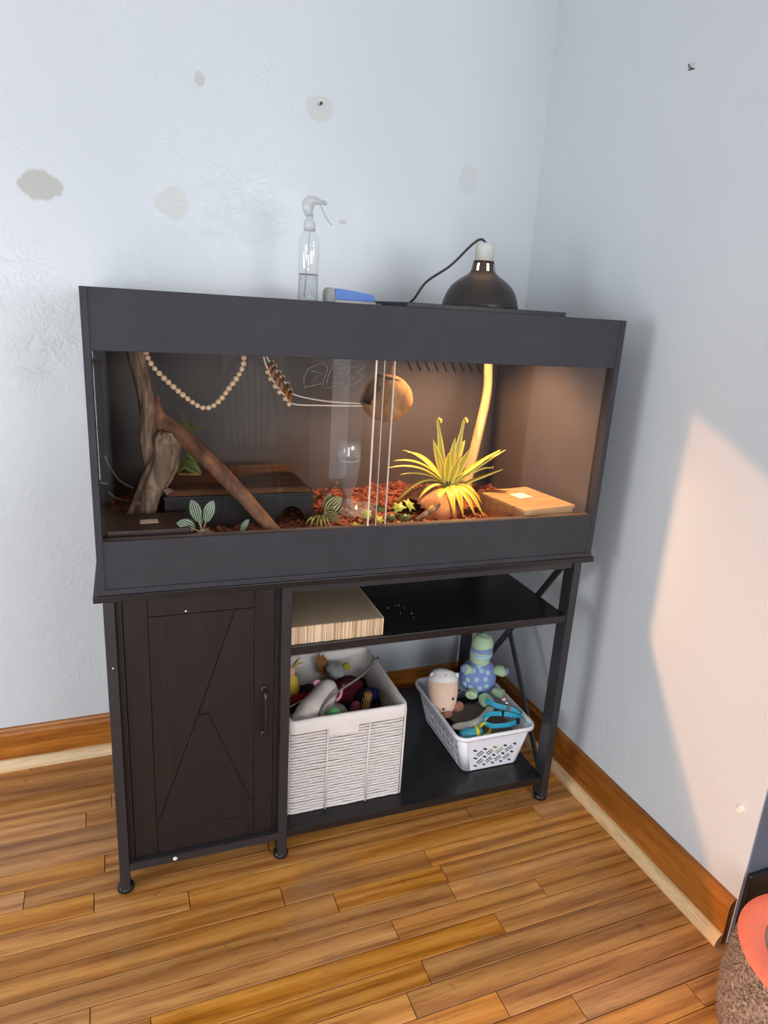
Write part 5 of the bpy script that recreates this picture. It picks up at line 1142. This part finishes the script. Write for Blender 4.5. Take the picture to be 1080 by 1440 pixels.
for ctrl, rad in (([(1.040, 0.285, 0.296), (1.030, 0.278, 0.305), (1.018, 0.270, 0.314), (1.015, 0.268, 0.316)], [0.012, 0.019, 0.019, 0.007]), ([(1.122, 0.275, 0.290), (1.134, 0.268, 0.294), (1.147, 0.262, 0.292), (1.151, 0.262, 0.292)], [0.014, 0.022, 0.022, 0.008]),
                  ([(1.045, 0.262, 0.240), (1.036, 0.250, 0.236), (1.030, 0.240, 0.236), (1.028, 0.238, 0.236)], [0.014, 0.019, 0.018, 0.006]), ([(1.076, 0.250, 0.224), (1.078, 0.232, 0.216), (1.080, 0.220, 0.214), (1.081, 0.216, 0.214)], [0.018, 0.024, 0.023, 0.008]), ([(1.115, 0.255, 0.234), (1.126, 0.240, 0.230), (1.134, 0.230, 0.229), (1.136, 0.227, 0.229)], [0.014, 0.020, 0.020, 0.007])):
    fo_ = obj('flipper', body_tube(ctrl, rad, 16, 14, (0.75, 1.0)), M['tgreen'], tu, True)
for c in ((1.008, 0.265, 0.318), (1.158, 0.258, 0.290)): q3(c, (0.008, 0.008, 0.014), M['tblue'], 'flipper_tip', tu, None, 12)
# peach and white toy animal lying head down
M['peach'] = plush('peach_plush_b', srgb(238, 206, 184), 0.04); M['offwhite'] = plush('white_plush_b', srgb(238, 236, 234), 0.03); M['snout'] = plush('dusty_brown_plush', srgb(168, 116, 100))
pg = thing('plush_piglet', 'peach and white plush animal with black eyes leaning on the basket rim', 'plush toy', (0.965, 0.27, 0.17))
obj('body', body_tube([(0.972, 0.300, 0.300), (0.970, 0.296, 0.294), (0.966, 0.285, 0.270), (0.963, 0.268, 0.240), (0.962, 0.250, 0.212), (0.964, 0.240, 0.196), (0.964, 0.236, 0.190)], [0.010, 0.032, 0.043, 0.042, 0.032, 0.022, 0.008], 36, 26), M['peach'], pg, True)
bm = BM(); tube(bm, smooth_path([(0.972, 0.301, 0.3025), (0.970, 0.297, 0.2965), (0.9675, 0.290, 0.282), (0.9665, 0.286, 0.272)], 20), interp([0.008, 0.032, 0.0415, 0.0440], 20), 26); obj('cap', bm, M['offwhite'], pg, True)
q3((0.962, 0.262, 0.296), (0.008, 0.006, 0.011), plush('grey_plush', srgb(190, 194, 202)), 'ear', pg, None, 12)
q3((0.935, 0.290, 0.292), (0.008, 0.006, 0.010), M['offwhite'], 'ear', pg, None, 12); q3((1.003, 0.276, 0.288), (0.008, 0.006, 0.010), M['offwhite'], 'ear', pg, None, 12)
M['eye'] = plain('black_bead_eye', srgb(12, 12, 12), 0.15)
q3((0.974, 0.2270, 0.243), (0.0035, 0.0025, 0.0045), M['eye'], 'eye', pg, None, 10); q3((0.946, 0.224, 0.215), (0.0032, 0.0025, 0.004), M['eye'], 'eye', pg, None, 10)
q3((0.958, 0.224, 0.196), (0.016, 0.012, 0.012), M['snout'], 'snout', pg, None, 16); q3((0.998, 0.238, 0.206), (0.017, 0.014, 0.017), M['snout'], 'paw', pg, Matrix.Rotation(0.5, 3, 'Y'), 16)
for ch_ in pg.children:
    for v in ch_.data.vertices: v.co = Vector((v.co.x * 1.10 - 0.016, v.co.y * 1.05, v.co.z * 1.02))
obj_bl = obj('folded_blanket', bx(0.953, 1.117, 0.104, 0.360, 0.092, 0.158, bev=0.012), plush('charcoal_blanket', srgb(52, 50, 54)), smooth=True); tag(base_at(obj_bl, (1.035, 0.23, 0.092)), 'charcoal blanket glimpsed through the white basket lattice', 'blanket')  # dark block added inside so the lattice slots look shaded
# pale cloth, white handle, collar, egg ball, ring
bm = BM(); n = 14; G = []
for i in range(n + 1):
    G.append([bm.verts.new((0.955 + 0.165 * i / n, 0.095 + 0.19 * j / n, 0.168 + 0.010 * noise.noise(Vector((i * 0.35, j * 0.35, 3))) + 0.012 * j / n)) for j in range(n + 1)])
for i in range(n):
    for j in range(n): bm.faces.new((G[i][j], G[i + 1][j], G[i + 1][j + 1], G[i][j + 1]))
bmesh.ops.solidify(bm, geom=bm.faces[:], thickness=0.004); tag(base_at(obj('folded_cloth', bm, plush('taupe_cloth', srgb(170, 156, 142)), smooth=True), (1.037, 0.19, 0.16)), 'taupe cloth folded under the toys in the white basket', 'cloth')
bm = BM(); tube(bm, smooth_path([(0.938, 0.172, 0.188), (0.950, 0.160, 0.192), (0.985, 0.150, 0.196), (1.025, 0.160, 0.202), (1.062, 0.185, 0.206), (1.078, 0.20, 0.206), (1.082, 0.204, 0.206)], 30), interp([0.006, 0.014, 0.017, 0.013, 0.012, 0.012, 0.004], 30), 16, squash=(0.7, 1.1))
tag(base_at(obj('white_brush_handle', bm, plain('glossy_white', srgb(236, 234, 226), 0.25, 0.03), smooth=True), (0.985, 0.15, 0.184)), 'smooth white curved handle lying in the white basket', 'handle')
M['teal'] = plain('teal_nylon', srgb(36, 158, 190), 0.55, 0.08, 60, bump=0.5, bscale=700); M['buckle'] = plain('black_buckle', srgb(24, 24, 26), 0.3)
co_ = thing('pet_collar', 'teal nylon pet collar with black buckle looped in the white basket', 'pet collar', (1.07, 0.14, 0.20))
bm = BM(); ribbon(bm, smooth_path([(1.120, 0.108, 0.214), (1.085, 0.100, 0.214), (1.040, 0.106, 0.213), (1.018, 0.122, 0.215), (1.020, 0.142, 0.220), (1.045, 0.150, 0.224), (1.085, 0.146, 0.222), (1.115, 0.132, 0.220), (1.130, 0.118, 0.217)], 40), 0.014, 0.002, (0, 0.25, 1)); obj('strap', bm, M['teal'], co_)
bm = BM(); ribbon(bm, smooth_path([(1.062, 0.205, 0.236), (1.070, 0.19, 0.236), (1.082, 0.175, 0.232), (1.105, 0.160, 0.230), (1.130, 0.142, 0.225), (1.140, 0.122, 0.216)], 24), 0.015, 0.002, (0.35, 0.4, 1)); obj('strap', bm, M['teal'], co_)
bm = BM(); box(bm, -0.006, 0.006, -0.004, 0.004, -0.009, 0.009, bev=0.0015, mat=Matrix.Translation((1.118, 0.1075, 0.215))); obj('buckle', bm, M['buckle'], co_)
bm = BM(); box(bm, -0.003, 0.003, -0.004, 0.004, -0.009, 0.009, bev=0.0012, mat=Matrix.Translation((1.088, 0.1455, 0.222)) @ Matrix.Rotation(0.2, 4, 'Z')); obj('slider', bm, M['buckle'], co_)
bm = BM(); ribbon(bm, smooth_path([(1.108, 0.158, 0.231), (1.128, 0.148, 0.228), (1.142, 0.128, 0.219)], 8), 0.017, 0.004, (0.35, 0.4, 1)); obj('clasp', bm, M['buckle'], co_)
bl = thing('cat_bell', 'small pinkish silver bell above the teal collar', 'bell', (1.112, 0.19, 0.228))
q3((1.112, 0.185, 0.243), (0.010, 0.010, 0.011), plain('pink_silver', srgb(206, 176, 184), 0.25, 0.2, metal=0.7), 'body', bl, None, 16)
q3((1.118, 0.175, 0.234), (0.007, 0.007, 0.008), plain('silver', srgb(200, 200, 205), 0.2, metal=0.9), 'jingle', bl, None, 14)
eg = thing('egg_toy', 'teal egg-shaped toy with a yellow band in the white basket front', 'cat toy', (0.972, 0.100, 0.18))
obj('egg', body_tube([(0.928, 0.108, 0.196), (0.932, 0.107, 0.196), (0.955, 0.104, 0.199), (0.980, 0.101, 0.203), (0.995, 0.099, 0.205)], [0.004, 0.016, 0.022, 0.020, 0.012], 24, 22), plain('teal_rubber', srgb(62, 158, 178), 0.45, 0.06), eg, True)
bm = BM(); lathe(bm, [(0.0215, -0.005), (0.0228, 0), (0.0205, 0.006)], (0, 0, 0), 28, cap0=False, cap1=False); bmesh.ops.transform(bm, matrix=Matrix.Translation((0.977, 0.1015, 0.2025)) @ Matrix.Rotation(PI / 2 + 0.0, 4, 'Y') @ Matrix.Rotation(0.1, 4, 'X'), verts=bm.verts); bmesh.ops.solidify(bm, geom=bm.faces[:], thickness=0.001); obj('band', bm, plain('yellow_rubber', srgb(226, 214, 40), 0.45, 0.06), eg, True)
bm = BM(); ringp = [(1.016 + 0.018 * math.cos(a), 0.118 + 0.006 * math.sin(a), 0.199 + 0.016 * math.sin(a)) for a in [2 * PI * i / 26 for i in range(26)]]; tube(bm, ringp, 0.0045, 8, closed=True)
tag(base_at(obj('toy_ring', bm, plain('yellow_ring', srgb(220, 206, 40), 0.4, 0.06), smooth=True), (1.016, 0.118, 0.18)), 'yellow ring toy standing inside the teal collar loop', 'cat toy')
bm = BM(); ball(bm, (1.058, 0.118, 0.138), 0.0265, 18, 12); tag(base_at(obj('toy_ball', bm, plain('lime_ball', srgb(200, 222, 90), 0.6, 0.06), smooth=True), (1.058, 0.118, 0.112)), 'lime green ball showing through the white basket lattice', 'ball')
bm = BM(); ball(bm, (0.985, 0.125, 0.145), (0.022, 0.02, 0.02), 16, 10); tag(base_at(obj('toy_ball', bm, plain('aqua_ball', srgb(150, 206, 222), 0.6, 0.06), smooth=True), (0.985, 0.125, 0.125)), 'pale aqua ball low in the white basket behind its lattice', 'ball')

# ------------------------------------------------------------------ round shag stool at the right
sc0 = (1.292, -0.775)
so = thing('cat_stool', 'round shaggy taupe pet stool with coral rim and grey centre by the wall end', 'pet stool', (sc0[0], sc0[1], 0))
def mat_shag():
    m = NT('taupe_shag'); v = m.node('ShaderNodeTexVoronoi'); v.inputs['Scale'].default_value = 190; m.link(m.coord(), v.inputs['Vector'])
    n = m.noise(120, 3, 0.7); f = m.math('ADD', m.math('MULTIPLY', n, 0.8), m.math('MULTIPLY', v.outputs['Distance'], 0.4))
    m.set(m.ramp(f, [(0.36, srgb(70, 58, 50)), (0.55, srgb(136, 118, 104)), (0.75, srgb(182, 164, 148))]), 0.95, spec=0.1); m.bump(f, 0.8, 0.004); return m.m
M['shag'] = mat_shag()
bm = BM(); lathe(bm, [(0.165, 0.002), (0.172, 0.02), (0.178, 0.06), (0.176, 0.11), (0.171, 0.16), (0.166, 0.20), (0.162, 0.212)], (sc0[0], sc0[1], 0), 72)
obj('side', bm, M['shag'], so, True)
bm = BM()
for i in range(5200):
    a = rg.uniform(PI * 0.55, PI * 1.75); z = rg.uniform(0.004, 0.206); rr = 0.166 + 0.013 * math.sin(min(1, z / 0.12) * PI / 2) - max(0, z - 0.06) * 0.09
    n_ = Vector((math.cos(a), math.sin(a), 0)); p_ = Vector((sc0[0], sc0[1], z)) + n_ * rr
    d = (n_ + Vector((rg.uniform(-.7, .7), rg.uniform(-.7, .7), rg.uniform(-.9, .4)))).normalized() * rg.uniform(0.005, 0.011); s = d.cross(Vector((rg.uniform(-1, 1), rg.uniform(-1, 1), 1))).normalized() * rg.uniform(0.0008, 0.0018)
    if z < 0.012: d.z = abs(d.z)
    t2 = d.cross(s).normalized() * s.length
    va = [bm.verts.new(p_ + q) for q in (s, -s * 0.5 + t2 * 0.8, -s * 0.5 - t2 * 0.8)]; vb = bm.verts.new(p_ + d)
    for k in range(3): bm.faces.new((va[k], va[(k + 1) % 3], vb))
pl_ = obj('pile', bm, M['shag'], so); pl_['kind'] = 'stuff'
M['coral'] = plush('coral_felt', srgb(240, 128, 104), 0.04)
bm = BM(); lathe(bm, [(0.122, 0.2122), (0.168, 0.2122), (0.1715, 0.217), (0.168, 0.2215), (0.150, 0.2225), (0.130, 0.2205), (0.122, 0.2165)], (sc0[0], sc0[1], 0), 72, cap0=False, cap1=False)
obj('rim_pad', bm, M['coral'], so, True, 'flat coral felt rim')
bm = BM(); lathe(bm, [(0.1215, 0.2122), (0.1215, 0.217), (0.105, 0.222), (0.05, 0.2245), (0.001, 0.2248)], (sc0[0], sc0[1], 0), 60, cap1=False); obj('seat_pad', bm, plush('grey_felt', srgb(140, 138, 138)), so, True, 'grey felt centre')
